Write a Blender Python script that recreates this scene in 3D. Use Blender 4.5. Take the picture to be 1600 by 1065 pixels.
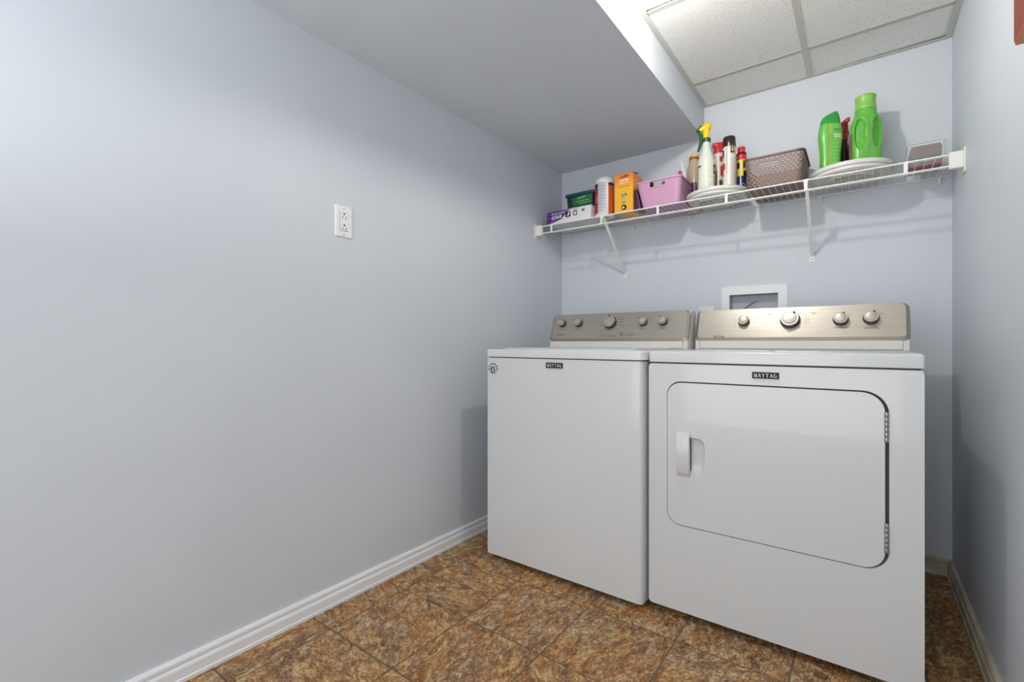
import bpy, bmesh, math, random
from math import pi, sin, cos, radians
from mathutils import Vector, Matrix
random.seed(7)
for o in list(bpy.data.objects): bpy.data.objects.remove(o)
S = bpy.context.scene
COL = S.collection

# ---------------------------------------------------------------- camera, light, exposure
cam = bpy.data.objects.new('camera', bpy.data.cameras.new('camera')); COL.objects.link(cam)
cam.location = (1.5405, -2.5988, 0.9531)
cam.rotation_euler = (radians(90), 0, radians(36.7558))
cam.data.lens = 16.466; cam.data.sensor_width = 36; cam.data.shift_y = 0.0008
cam.data.clip_start = 0.02
S.camera = cam
S.view_settings.view_transform = 'Standard'; S.view_settings.look = 'None'
S.view_settings.gamma = 1; S.view_settings.use_curve_mapping = False
S.view_settings.exposure = 0.04
W = bpy.data.worlds.new('world'); S.world = W; W.use_nodes = True
W.node_tree.nodes['Background'].inputs[0].default_value = (0.97, 0.985, 1.0, 1)
W.node_tree.nodes['Background'].inputs[1].default_value = 0.4
BULB_STRENGTH = 660
def area(name, loc, rot, sx, sy, power, col=(1, 1, 1)):
    l = bpy.data.lights.new(name, 'AREA'); l.shape = 'RECTANGLE'; l.size = sx; l.size_y = sy
    l.energy = power; l.color = col
    o = bpy.data.objects.new(name, l); COL.objects.link(o); o.location = loc; o.rotation_euler = rot
    return o
area('rear_fill_light', (0.95, -4.15, 1.15), (radians(90), 0, 0), 1.7, 2.0, 30, (0.985, 0.993, 1.0))  # added fill from behind the camera, brightens the front faces
fl = area('upward_fill_light', (0.75, -3.0, 1.25), (0, 0, 0), 0.5, 0.5, 8, (0.985, 0.993, 1.0))   # added upward fill near the camera, to brighten the bulkhead underside
fl.rotation_euler = Vector((0, 0.1, 1)).to_track_quat('-Z', 'Y').to_euler()

# ---------------------------------------------------------------- materials
def lin(c):
    if isinstance(c, str): c = [int(c[i:i+2], 16) for i in (0, 2, 4)]
    r = []
    for v in c[:3]:
        v = v / 255
        r.append(v / 12.92 if v <= 0.04045 else ((v + 0.055) / 1.055) ** 2.4)
    return (*r, 1)
class NT:
    def __init__(s, name):
        s.m = bpy.data.materials.new(name); s.m.use_nodes = True
        s.t = s.m.node_tree; s.b = s.t.nodes['Principled BSDF']
    def n(s, typ, **kw):
        nd = s.t.nodes.new(typ)
        for k, v in kw.items():
            if k.startswith('i_'):
                key = k[2:]; key = int(key) if key.isdigit() else key.replace('_', ' ')
                nd.inputs[key].default_value = v
            else: setattr(nd, k, v)
        return nd
    def l(s, a, b): s.t.links.new(a, b)
def ramp(nt, fac, stops):
    r = nt.n('ShaderNodeValToRGB'); e = r.color_ramp.elements
    while len(e) < len(stops): e.new(0.5)
    for x, (p, c) in zip(e, stops): x.position = p; x.color = lin(c) if not isinstance(c, float) else (c, c, c, 1)
    nt.l(fac, r.inputs[0]); return r.outputs[0]
def mat(name, c, rough=0.5, metal=0, spec=0.5, coat=0, bump=0, bscale=200, trans=0, alpha=1, var=0, emit=0, sss=0):
    nt = NT(name); b = nt.b
    b.inputs['Base Color'].default_value = lin(c); b.inputs['Roughness'].default_value = rough
    b.inputs['Metallic'].default_value = metal; b.inputs['Specular IOR Level'].default_value = spec
    b.inputs['Coat Weight'].default_value = coat
    b.inputs['Transmission Weight'].default_value = trans; b.inputs['Alpha'].default_value = alpha
    if emit:
        b.inputs['Emission Color'].default_value = lin(c); b.inputs['Emission Strength'].default_value = emit
    tc = nt.n('ShaderNodeTexCoord')
    if var:
        no = nt.n('ShaderNodeTexNoise', i_Scale=9.0, i_Detail=4.0); nt.l(tc.outputs['Object'], no.inputs['Vector'])
        mx = nt.n('ShaderNodeMix', data_type='RGBA', blend_type='MULTIPLY'); mx.inputs[0].default_value = var
        mx.inputs[6].default_value = lin(c)
        nt.l(ramp(nt, no.outputs['Fac'], [(0.35, 0.55), (0.6, 1.0)]), mx.inputs[7]); nt.l(mx.outputs[2], b.inputs['Base Color'])
    if bump:
        no = nt.n('ShaderNodeTexNoise', i_Scale=float(bscale), i_Detail=3.0); nt.l(tc.outputs['Object'], no.inputs['Vector'])
        bp = nt.n('ShaderNodeBump', i_Strength=bump, i_Distance=0.001); nt.l(no.outputs['Fac'], bp.inputs['Height'])
        nt.l(bp.outputs[0], b.inputs['Normal'])
    return nt.m

def wall_material():
    nt = NT('blue_grey_wall_paint'); b = nt.b
    tc = nt.n('ShaderNodeTexCoord')
    no = nt.n('ShaderNodeTexNoise', i_Scale=2.2, i_Detail=3.0); nt.l(tc.outputs['Object'], no.inputs['Vector'])
    c = ramp(nt, no.outputs['Fac'], [(0.3, WALL_A), (0.7, WALL_B)])
    # a few scuffs
    no2 = nt.n('ShaderNodeTexVoronoi', i_Scale=2.6, feature='F1')
    mp = nt.n('ShaderNodeMapping'); mp.inputs['Scale'].default_value = (1, 1, 0.55)
    nt.l(tc.outputs['Object'], mp.inputs[0]); nt.l(mp.outputs[0], no2.inputs['Vector'])
    sc = ramp(nt, no2.outputs['Distance'], [(0.004, 0.75), (0.016, 1.0)])
    mx = nt.n('ShaderNodeMix', data_type='RGBA', blend_type='MULTIPLY'); mx.inputs[0].default_value = 0.6
    nt.l(c, mx.inputs[6]); nt.l(sc, mx.inputs[7]); nt.l(mx.outputs[2], b.inputs['Base Color'])
    b.inputs['Roughness'].default_value = 0.48; b.inputs['Specular IOR Level'].default_value = 0.3
    n3 = nt.n('ShaderNodeTexNoise', i_Scale=160.0, i_Detail=4.0); nt.l(tc.outputs['Object'], n3.inputs['Vector'])
    bp = nt.n('ShaderNodeBump', i_Strength=0.12, i_Distance=0.001); nt.l(n3.outputs['Fac'], bp.inputs['Height'])
    nt.l(bp.outputs[0], b.inputs['Normal'])
    return nt.m
WALL_A, WALL_B = 'ccd2d9', 'd0d6dd'
M_WALL = wall_material()

def tile_material():
    nt = NT('mottled_brown_stone_tile'); b = nt.b
    tc = nt.n('ShaderNodeTexCoord'); oi = nt.n('ShaderNodeObjectInfo')
    rn = nt.n('ShaderNodeMath', operation='MULTIPLY', i_1=57.0); nt.l(oi.outputs['Random'], rn.inputs[0])
    ro = nt.n('ShaderNodeMath', operation='MULTIPLY', i_1=2.4); nt.l(oi.outputs['Random'], ro.inputs[0])
    rt = nt.n('ShaderNodeVectorRotate', rotation_type='Z_AXIS')
    nt.l(tc.outputs['Object'], rt.inputs['Vector']); nt.l(ro.outputs[0], rt.inputs['Angle'])
    ad = nt.n('ShaderNodeVectorMath', operation='ADD'); nt.l(rt.outputs[0], ad.inputs[0]); nt.l(rn.outputs[0], ad.inputs[1])
    def noise(sc, scale, det, rough, dist):
        mp = nt.n('ShaderNodeMapping'); mp.inputs['Scale'].default_value = sc
        nt.l(ad.outputs[0], mp.inputs[0])
        no = nt.n('ShaderNodeTexNoise', i_Scale=scale, i_Detail=det, i_Roughness=rough, i_Distortion=dist)
        nt.l(mp.outputs[0], no.inputs['Vector']); return no.outputs['Fac']
    big = noise((1, 1.7, 1), 7.0, 3.0, 0.55, 0.6)
    patch_ = noise((1, 1.7, 1), 16.0, 5.0, 0.62, 1.0)
    mid = noise((1, 2.6, 1), 40.0, 7.0, 0.74, 3.0)
    fine = noise((1, 3.0, 1), 55.0, 5.0, 0.66, 4.5)
    # slate-like flakes: stretched, warped cells with dark cracks between them
    wn = nt.n('ShaderNodeTexNoise', i_Scale=26.0, i_Detail=4.0, i_Roughness=0.6); nt.l(ad.outputs[0], wn.inputs['Vector'])
    wv = nt.n('ShaderNodeVectorMath', operation='MULTIPLY_ADD'); nt.l(wn.outputs['Color'], wv.inputs[0]); wv.inputs[1].default_value = (.045, .045, 0); nt.l(ad.outputs[0], wv.inputs[2])
    mpv = nt.n('ShaderNodeMapping'); mpv.inputs['Scale'].default_value = (1, 2.3, 1); nt.l(wv.outputs[0], mpv.inputs[0])
    vc = nt.n('ShaderNodeTexVoronoi', i_Scale=62.0, feature='F1'); nt.l(mpv.outputs[0], vc.inputs['Vector'])
    ve = nt.n('ShaderNodeTexVoronoi', i_Scale=62.0, feature='DISTANCE_TO_EDGE'); nt.l(mpv.outputs[0], ve.inputs['Vector'])
    vs_ = nt.n('ShaderNodeSeparateColor'); nt.l(vc.outputs['Color'], vs_.inputs[0])
    mxf = nt.n('ShaderNodeMix', data_type='FLOAT'); mxf.inputs[0].default_value = 0.45
    nt.l(mid, mxf.inputs[2]); nt.l(patch_, mxf.inputs[3])
    tn = nt.n('ShaderNodeMath', operation='MULTIPLY_ADD', i_1=0.10, i_2=-0.05); nt.l(vs_.outputs[0], tn.inputs[0])
    ta = nt.n('ShaderNodeMath', operation='ADD'); nt.l(mxf.outputs[0], ta.inputs[0]); nt.l(tn.outputs[0], ta.inputs[1]); tone = ta.outputs[0]
    c1 = ramp(nt, tone, [(0.38, '6e4122'), (0.45, 'a66530'), (0.50, 'c98a48'), (0.545, 'dfb070'), (0.60, 'f4dcaa')])
    c2 = ramp(nt, tone, [(0.38, '5e4230'), (0.45, '946644'), (0.50, 'b98a5e'), (0.55, 'd8b788'), (0.61, 'f2e0bc')])
    mx = nt.n('ShaderNodeMix', data_type='RGBA'); nt.l(ramp(nt, big, [(0.44, 0.0), (0.56, 1.0)]), mx.inputs[0])
    nt.l(c1, mx.inputs[6]); nt.l(c2, mx.inputs[7])
    m2 = nt.n('ShaderNodeMix', data_type='RGBA', blend_type='MULTIPLY'); m2.inputs[0].default_value = 1.0
    nt.l(mx.outputs[2], m2.inputs[6]); nt.l(ramp(nt, fine, [(0.37, '32211a'), (0.425, 'ffffff')]), m2.inputs[7])
    m3 = nt.n('ShaderNodeMix', data_type='RGBA', blend_type='MIX')
    nt.l(ramp(nt, fine, [(0.57, 0.0), (0.61, 0.9)]), m3.inputs[0]); nt.l(m2.outputs[2], m3.inputs[6]); m3.inputs[7].default_value = lin('e6cfa2')
    ck = nt.n('ShaderNodeMath', operation='MULTIPLY'); nt.l(ramp(nt, ve.outputs['Distance'], [(0.0, 1.0), (0.07, 0.0)]), ck.inputs[0]); nt.l(ramp(nt, big, [(0.38, 0.35), (0.62, 1.0)]), ck.inputs[1])
    m4 = nt.n('ShaderNodeMix', data_type='RGBA', blend_type='MIX'); nt.l(ck.outputs[0], m4.inputs[0]); nt.l(m3.outputs[2], m4.inputs[6]); m4.inputs[7].default_value = lin('4a3020')
    nt.l(m4.outputs[2], b.inputs['Base Color'])
    b.inputs['Roughness'].default_value = 0.42; b.inputs['Specular IOR Level'].default_value = 0.4
    bp = nt.n('ShaderNodeBump', i_Strength=1.0, i_Distance=0.004); nt.l(fine, bp.inputs['Height'])
    nt.l(bp.outputs[0], b.inputs['Normal'])
    return nt.m
M_TILE = tile_material()
M_GROUT = mat('grey_brown_joint', '6a5a4a', 0.8, bump=0.3)

def ceiling_tile_material():
    nt = NT('speckled_ceiling_panel'); b = nt.b
    tc = nt.n('ShaderNodeTexCoord'); oi = nt.n('ShaderNodeObjectInfo')
    ad = nt.n('ShaderNodeVectorMath', operation='ADD'); nt.l(tc.outputs['Object'], ad.inputs[0]); nt.l(oi.outputs['Random'], ad.inputs[1])
    v = nt.n('ShaderNodeTexVoronoi', i_Scale=150.0, feature='F1'); nt.l(ad.outputs[0], v.inputs['Vector'])
    # only some cells carry a pit, of varying size
    sep = nt.n('ShaderNodeSeparateColor'); nt.l(v.outputs['Color'], sep.inputs[0])
    th = nt.n('ShaderNodeMath', operation='MULTIPLY_ADD', i_1=0.62, i_2=-0.33); nt.l(sep.outputs[0], th.inputs[0])
    lt = nt.n('ShaderNodeMath', operation='LESS_THAN'); nt.l(v.outputs['Distance'], lt.inputs[0]); nt.l(th.outputs[0], lt.inputs[1])
    mx = nt.n('ShaderNodeMix', data_type='RGBA'); nt.l(lt.outputs[0], mx.inputs[0])
    mx.inputs[6].default_value = lin('f3f3ee'); mx.inputs[7].default_value = lin('a09c95')
    nt.l(mx.outputs[2], b.inputs['Base Color']); b.inputs['Roughness'].default_value = 0.9
    no = nt.n('ShaderNodeTexNoise', i_Scale=180.0, i_Detail=3.0); nt.l(ad.outputs[0], no.inputs['Vector'])
    sb = nt.n('ShaderNodeMath', operation='SUBTRACT'); nt.l(no.outputs['Fac'], sb.inputs[0]); nt.l(lt.outputs[0], sb.inputs[1])
    bp = nt.n('ShaderNodeBump', i_Strength=0.5, i_Distance=0.0015); nt.l(sb.outputs[0], bp.inputs['Height']); nt.l(bp.outputs[0], b.inputs['Normal'])
    return nt.m
M_CPANEL = ceiling_tile_material()

def steel_material(name, c, rough, axis_scale):
    nt = NT(name); b = nt.b
    tc = nt.n('ShaderNodeTexCoord'); mp = nt.n('ShaderNodeMapping'); mp.inputs['Scale'].default_value = axis_scale
    nt.l(tc.outputs['Object'], mp.inputs[0])
    no = nt.n('ShaderNodeTexNoise', i_Scale=1.0, i_Detail=4.0, i_Roughness=0.65); nt.l(mp.outputs[0], no.inputs['Vector'])
    mx = nt.n('ShaderNodeMix', data_type='RGBA', blend_type='MULTIPLY'); mx.inputs[0].default_value = 0.5
    mx.inputs[6].default_value = lin(c); nt.l(ramp(nt, no.outputs['Fac'], [(0.3, 0.62), (0.65, 1.0)]), mx.inputs[7])
    nt.l(mx.outputs[2], b.inputs['Base Color'])
    b.inputs['Metallic'].default_value = 0.85
    b.inputs['Roughness'].default_value = rough
    bp = nt.n('ShaderNodeBump', i_Strength=0.12, i_Distance=0.0005); nt.l(no.outputs['Fac'], bp.inputs['Height']); nt.l(bp.outputs[0], b.inputs['Normal'])
    return nt.m
M_STEEL = steel_material('brushed_champagne_steel', 'bab4a9', 0.36, (6, 400, 400))
M_STEEL_EDGE = mat('satin_steel_edge', 'a9a294', 0.38, metal=0.8)
M_KNOB = mat('satin_nickel_knob', 'c9c4b8', 0.3, metal=0.85)
M_KNOBCAP = mat('spun_nickel_cap', 'bdb8ac', 0.34, metal=0.7)
M_KNOBDARK = mat('dark_knob_skirt', '3b302a', 0.45)
M_WHITE = mat('white_enamel', 'd2d5d7', 0.2, coat=0.3)
M_WHITEP = mat('white_appliance_plastic', 'dedcd6', 0.4)
M_TRIM = mat('white_semi_gloss_trim', 'e9ebed', 0.35)
M_TRIMD = mat('grimy_unwashed_trim', 'd0c5b4', 0.6, var=0.9, bump=0.5, bscale=90)
M_WIRE = mat('white_vinyl_coated_wire', 'ecebe7', 0.4)
M_PLW = mat('white_plastic', 'e8e7e2', 0.4)
M_PLG = mat('pale_grey_white_plastic', 'dcdad4', 0.45)
M_BLACK = mat('black_plastic', '0a0a0b', 0.45, spec=.3)
M_DARKGAP = mat('dark_inner_cabinet', '4a4a4b', 0.7)
M_PRINT = mat('grey_print', '6b665e', 0.6)
M_PRINTD = mat('dark_print', '2d2a27', 0.5)
M_SILV = mat('silver_hinge', 'a8a8a6', 0.35, metal=0.7, var=0.4)
M_TEE = mat('off_white_grid_metal', 'cecdc6', 0.5)
M_GREYBOX = mat('grey_vent_box', 'b9bcc4', 0.55)

# ---------------------------------------------------------------- object helpers
ROOT = {}
def thing(name, label, cat, loc, group=None):
    o = bpy.data.objects.new(name, None); COL.objects.link(o); o.location = loc
    o.empty_display_size = 0.05; o['label'] = label; o['category'] = cat
    if group: o['group'] = group
    ROOT[o.name] = Vector(loc); return o
def finish(bm, smooth=False, ang=35):
    me = bpy.data.meshes.new('m')
    bmesh.ops.recalc_face_normals(bm, faces=bm.faces)
    if smooth:
        for f in bm.faces: f.smooth = True
        for e in bm.edges:
            if len(e.link_faces) == 2 and e.calc_face_angle(0) > radians(ang): e.smooth = False
    bm.to_mesh(me); bm.free(); return me
def obj(name, g, m, parent=None, smooth=True, loc=None, label=None, ang=35):
    """g: bmesh or mesh in world coordinates"""
    me = finish(g, smooth, ang) if isinstance(g, bmesh.types.BMesh) else g
    me.name = name
    mats = m if isinstance(m, (list, tuple)) else [m]
    me.materials.clear()
    for x in mats: me.materials.append(x)
    o = bpy.data.objects.new(name, me); COL.objects.link(o)
    if parent is not None:
        base = ROOT[parent.name]; o.parent = parent
    else:
        base = Vector(loc) if loc else Vector((0, 0, 0)); o.location = base
    me.transform(Matrix.Translation(-base)); ROOT[o.name] = base
    if label: o['label'] = label
    return o
def tag(o, label=None, cat=None, group=None, kind=None):
    for k, v in (('label', label), ('category', cat), ('group', group), ('kind', kind)):
        if v: o[k] = v
    return o
def struct(name, g, m, label=None, smooth=False):
    o = obj(name, g, m, None, smooth); o['kind'] = 'structure'
    if label: o['label'] = label
    return o
def NB(): return bmesh.new()
def box(bm, x0, x1, y0, y1, z0, z1, bev=0, seg=2, mi=0):
    v = [bm.verts.new(p) for p in ((x0,y0,z0),(x1,y0,z0),(x1,y1,z0),(x0,y1,z0),(x0,y0,z1),(x1,y0,z1),(x1,y1,z1),(x0,y1,z1))]
    fs = [bm.faces.new([v[i] for i in q]) for q in ((0,3,2,1),(4,5,6,7),(0,1,5,4),(1,2,6,5),(2,3,7,6),(3,0,4,7))]
    for f in fs: f.material_index = mi
    if bev:
        es = {e for f in fs for e in f.edges}
        bmesh.ops.bevel(bm, geom=list(es), offset=bev, segments=seg, profile=0.5, affect='EDGES')
    return bm
def B(*a, **k): return box(NB(), *a, **k)
def rrect(x0, x1, z0, z1, r, n=6):
    """rounded rectangle outline (counter-clockwise); r may be 4 radii bl, br, tr, tl"""
    if not isinstance(r, (list, tuple)): r = [r] * 4
    pts = []
    for (cx_, cz_, rr, a0) in ((x0, z0, r[0], 180), (x1, z0, r[1], 270), (x1, z1, r[2], 0), (x0, z1, r[3], 90)):
        sx = 1 if cx_ == x0 else -1; sz = 1 if cz_ == z0 else -1
        ccx, ccz = cx_ + sx * rr, cz_ + sz * rr
        if rr < 1e-6: pts.append((cx_, cz_)); continue
        for i in range(n + 1):
            t = radians(a0 + 90 * i / n); pts.append((ccx + rr * cos(t), ccz + rr * sin(t)))
    return pts
def plate(bm, loops, f, d0, d1, mi=0):
    """flat plate bounded by loops[0] with holes loops[1:]; f(u,v,d) -> world point; d0 front, d1 back"""
    fr = []; es = []
    for lp in loops:
        vs = [bm.verts.new(f(u, v, d0)) for u, v in lp]; fr.append(vs)
        es += [bm.edges.new((vs[i], vs[(i + 1) % len(vs)])) for i in range(len(vs))]
    if len(loops) == 1: faces = [bm.faces.new(fr[0])]
    else:
        r = bmesh.ops.triangle_fill(bm, use_beauty=True, use_dissolve=False, edges=es)
        faces = [g for g in r['geom'] if isinstance(g, bmesh.types.BMFace)]
    mp = {}
    for lp, vs in zip(loops, fr):
        for (u, v), w in zip(lp, vs): mp[w] = bm.verts.new(f(u, v, d1))
    for fc in list(faces):
        fc.material_index = mi; bm.faces.new([mp[v] for v in reversed(fc.verts)]).material_index = mi
    for vs in fr:
        for i in range(len(vs)):
            a, b_ = vs[i], vs[(i + 1) % len(vs)]
            bm.faces.new((a, b_, mp[b_], mp[a])).material_index = mi
    return bm
def lathe(bm, prof, c=(0, 0, 0), seg=28, ax=None, sx=1, sy=1, mi=0, closed=True):
    """prof: (radius, height) list; ax: axis direction (default z)"""
    if ax is None: M = Matrix.Identity(3)
    else: M = Vector(ax).normalized().to_track_quat('Z', 'Y').to_matrix()
    c = Vector(c); rings = []
    for r, h in prof:
        if r < 1e-6: rings.append([bm.verts.new(c + M @ Vector((0, 0, h)))])
        else: rings.append([bm.verts.new(c + M @ Vector((sx * r * cos(2*pi*i/seg), sy * r * sin(2*pi*i/seg), h))) for i in range(seg)])
    for a, b_ in zip(rings, rings[1:]):
        for i in range(seg):
            j = (i + 1) % seg
            if len(a) == 1 and len(b_) == 1: continue
            if len(a) == 1: q = (a[0], b_[j], b_[i])
            elif len(b_) == 1: q = (a[i], a[j], b_[0])
            else: q = (a[i], a[j], b_[j], b_[i])
            bm.faces.new(q).material_index = mi
    if closed:
        for rg in (rings[0], rings[-1]):
            if len(rg) > 1: bm.faces.new(rg).material_index = mi
    return bm
def tube(bm, pts, r, seg=8, cap=True):
    pts = [Vector(p) for p in pts]; n = len(pts); rr = r if isinstance(r, (list, tuple)) else [r] * n
    rings = []; up = None
    for i, p in enumerate(pts):
        t = (pts[min(i + 1, n - 1)] - pts[max(i - 1, 0)]).normalized()
        if up is None: up = Vector((0, 0, 1)) if abs(t.z) < 0.9 else Vector((1, 0, 0))
        s = t.cross(up).normalized(); up = s.cross(t).normalized()
        rings.append([bm.verts.new(p + rr[i] * (cos(2*pi*k/seg) * s + sin(2*pi*k/seg) * up)) for k in range(seg)])
    for a, b_ in zip(rings, rings[1:]):
        for k in range(seg): bm.faces.new((a[k], a[(k+1) % seg], b_[(k+1) % seg], b_[k]))
    if cap: bm.faces.new(rings[0]); bm.faces.new(rings[-1])
    return bm
def loft(bm, loops, cap0=True, cap1=True, mi=0):
    rs = [[bm.verts.new(p) for p in lp] for lp in loops]
    for a, b_ in zip(rs, rs[1:]):
        n = len(a)
        for k in range(n): bm.faces.new((a[k], a[(k+1) % n], b_[(k+1) % n], b_[k])).material_index = mi
    if cap0: bm.faces.new(rs[0]).material_index = mi
    if cap1: bm.faces.new(rs[-1]).material_index = mi
    return bm
def sleeve(bm, c, r, z0, z1, a0, a1, seg=14, sx=1, sy=1, r1=None):
    r1 = r if r1 is None else r1
    lo = []; hi = []
    for i in range(seg + 1):
        t = radians(a0 + (a1 - a0) * i / seg)
        lo.append(bm.verts.new((c[0] + sx*r*cos(t), c[1] + sy*r*sin(t), z0))); hi.append(bm.verts.new((c[0] + sx*r1*cos(t), c[1] + sy*r1*sin(t), z1)))
    for i in range(seg): bm.faces.new((lo[i], lo[i+1], hi[i+1], hi[i]))
    return bm
def extrude_profile(bm, prof, f, t0, t1):
    """prof: (a,b) closed outline swept from t0 to t1; f(a,b,t) -> point"""
    a = [bm.verts.new(f(p, q, t0)) for p, q in prof]; b_ = [bm.verts.new(f(p, q, t1)) for p, q in prof]
    n = len(prof)
    for i in range(n): bm.faces.new((a[i], a[(i+1) % n], b_[(i+1) % n], b_[i]))
    bm.faces.new(a); bm.faces.new(b_); return bm
FY = lambda y: (lambda u, v, d: (u, d, v))          # plates facing -y: (x, z), depth along y
def front(u, v, d): return (u, d, v)
def text_mesh(s, size, origin, xd, yd, width=None, shear=0, bold=0.0, depth=0.0003, align='CENTER'):
    cu = bpy.data.curves.new('t', 'FONT'); cu.body = s; cu.size = size; cu.align_x = align; cu.align_y = 'CENTER'
    cu.shear = shear; cu.offset = bold; cu.extrude = depth; cu.resolution_u = 2
    o = bpy.data.objects.new('t', cu); COL.objects.link(o)
    dg = bpy.context.evaluated_depsgraph_get(); dg.update()
    me = bpy.data.meshes.new_from_object(o.evaluated_get(dg))
    bpy.data.objects.remove(o)
    xs = [v.co.x for v in me.vertices]
    if width and xs:
        k = width / (max(xs) - min(xs)); me.transform(Matrix.Diagonal((k, 1, 1, 1)))
    xd = Vector(xd).normalized(); yd = Vector(yd).normalized(); zd = xd.cross(yd)
    M = Matrix((( xd.x, yd.x, zd.x, origin[0]), (xd.y, yd.y, zd.y, origin[1]), (xd.z, yd.z, zd.z, origin[2]), (0, 0, 0, 1)))
    me.transform(M); return me
GL = {  # serif capitals as strokes (x0,y0,x1,y1,width) on a 1 x 1 cell
 'M': [(.12,0,.12,1,.08),(.12,1,.5,.05,.2),(.5,.05,.85,1,.08),(.85,0,.85,1,.2),(0,.04,.26,.04,.08),(.68,.04,1,.04,.08),(.0,.96,.2,.96,.08),(.8,.96,1,.96,.08)],
 'A': [(.14,0,.5,1,.08),(.5,1,.86,0,.22),(.3,.36,.7,.36,.09),(0,.04,.3,.04,.08),(.66,.04,1.02,.04,.08)],
 'Y': [(.12,1,.5,.48,.22),(.9,1,.5,.48,.08),(.5,0,.5,.5,.2),(.32,.04,.68,.04,.08),(0,.96,.3,.96,.08),(.72,.96,1,.96,.08)],
 'T': [(.5,0,.5,1,.2),(.06,.95,.94,.95,.1),(.08,.78,.08,1,.08),(.92,.78,.92,1,.08),(.32,.04,.68,.04,.08)],
 'G': [(.9,.76,.6,.95,.1),(.6,.95,.28,.86,.14),(.28,.86,.12,.5,.22),(.12,.5,.28,.14,.22),(.28,.14,.6,.05,.14),(.6,.05,.84,.14,.1),(.84,.0,.84,.42,.2),(.62,.42,1,.42,.08)]}
def serif_text(bm, s, x, z, w, h, y, f=None):
    """serif letters as thin raised strokes facing -y, starting at x,z; w total width"""
    f = f or (lambda u, v, d: (u, d, v))
    cw = w / len(s)
    for i, ch in enumerate(s):
        for (a, b_, c, d, t) in GL[ch]:
            p = Vector((x + (i + .06 + a*.84) * cw, z + b_*h)); q = Vector((x + (i + .06 + c*.84) * cw, z + d*h))
            n = (q - p).normalized(); n = Vector((-n.y, n.x)) * t * cw * .42
            plate(bm, [[(p - n), (q - n), (q + n), (p + n)]], f, y, y + 0.0004)
    return bm

# ---------------------------------------------------------------- room shell
XR, HB, HC, XB, YF = 1.835, 2.0277, 2.1904, 0.871, -4.2
# wall_back with the hole of the outlet box
VB = (0.996, 1.215, 1.02, 1.192)
bm = plate(NB(), [[(-0.1, 0), (XR + 0.1, 0), (XR + 0.1, HC + 0.1), (-0.1, HC + 0.1)], rrect(*VB, 0.0)], front, 0, 0.1)
struct('wall_back', bm, M_WALL)
struct('wall_left', B(-0.1, 0, YF, 0, 0, HC + 0.1), M_WALL)
struct('wall_right', B(XR, XR + 0.1, YF, 0, 0, HC + 0.1), M_WALL)
struct('ceiling_bulkhead', B(0, XB, YF, 0, HB, HC + 0.1), M_WALL)
# ceiling with suspended grid
ceil = struct('ceiling', B(XB, XR, YF, 0, HC + 0.03, HC + 0.1), M_TEE)
TW = 0.012
g = NB(); box(g, XB + 0.002, XB + 0.022, YF, 0, HC, HC + 0.002); box(g, XB + 0.0005, XB + 0.002, YF, 0, HC, HC + 0.03); obj('wall_angle', g, M_TEE, ceil, False)
g = NB(); box(g, XR - 0.022, XR - 0.002, YF, 0, HC, HC + 0.002); box(g, XR - 0.002, XR - 0.0005, YF, 0, HC, HC + 0.03); obj('wall_angle', g, M_TEE, ceil, False)
g = B(XB + 0.022, XR - 0.022, -0.022, -0.0005, HC, HC + 0.002); obj('wall_angle', g, M_TEE, ceil, False)
g = NB(); box(g, 1.347 - TW, 1.347 + TW, YF, -0.02, HC - 0.0005, HC + 0.0015); box(g, 1.346, 1.348, YF, -0.02, HC, HC + 0.03); obj('grid_tee', g, M_TEE, ceil, False)
rows = [-0.262 - 0.61 * k for k in range(7)]
for y in rows:
    for xa, xb in ((XB + 0.02, 1.347 - TW), (1.347 + TW, XR - 0.02)):
        g = NB(); box(g, xa, xb, y - TW, y + TW, HC, HC + 0.002); box(g, xa, xb, y - 0.001, y + 0.001, HC, HC + 0.03)
        obj('grid_tee', g, M_TEE, ceil, False)
ys = [0.0] + rows + [YF]
random.seed(3)
for k in range(len(ys) - 1):
    ya, yb = ys[k + 1] + 0.004, ys[k] - 0.005
    if yb - ya < 0.05: continue
    for xa, xb in ((XB + 0.006, 1.343), (1.351, XR - 0.006)):
        g = NB(); dz = [random.uniform(0.0003, 0.001) for _ in range(4)]
        if k == 0 and xa > 1.3: dz = [0.003, 0.003, 0.008, 0.003]; yb -= 0.013
        if k == 2 and xa < 1.3: dz = [0.002, 0.002, 0.005, 0.009]; yb -= 0.006
        v = [g.verts.new(p) for p in ((xa, ya, HC+dz[0]), (xb, ya, HC+dz[1]), (xb, yb, HC+dz[2]), (xa, yb, HC+dz[3]),
                                      (xa, ya, HC+.022), (xb, ya, HC+.022), (xb, yb, HC+.022), (xa, yb, HC+.022))]
        for q in ((0,3,2,1),(4,5,6,7),(0,1,5,4),(1,2,6,5),(2,3,7,6),(3,0,4,7)): g.faces.new([v[i] for i in q])
        obj('ceiling_panel', g, M_CPANEL, ceil, False)
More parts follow.
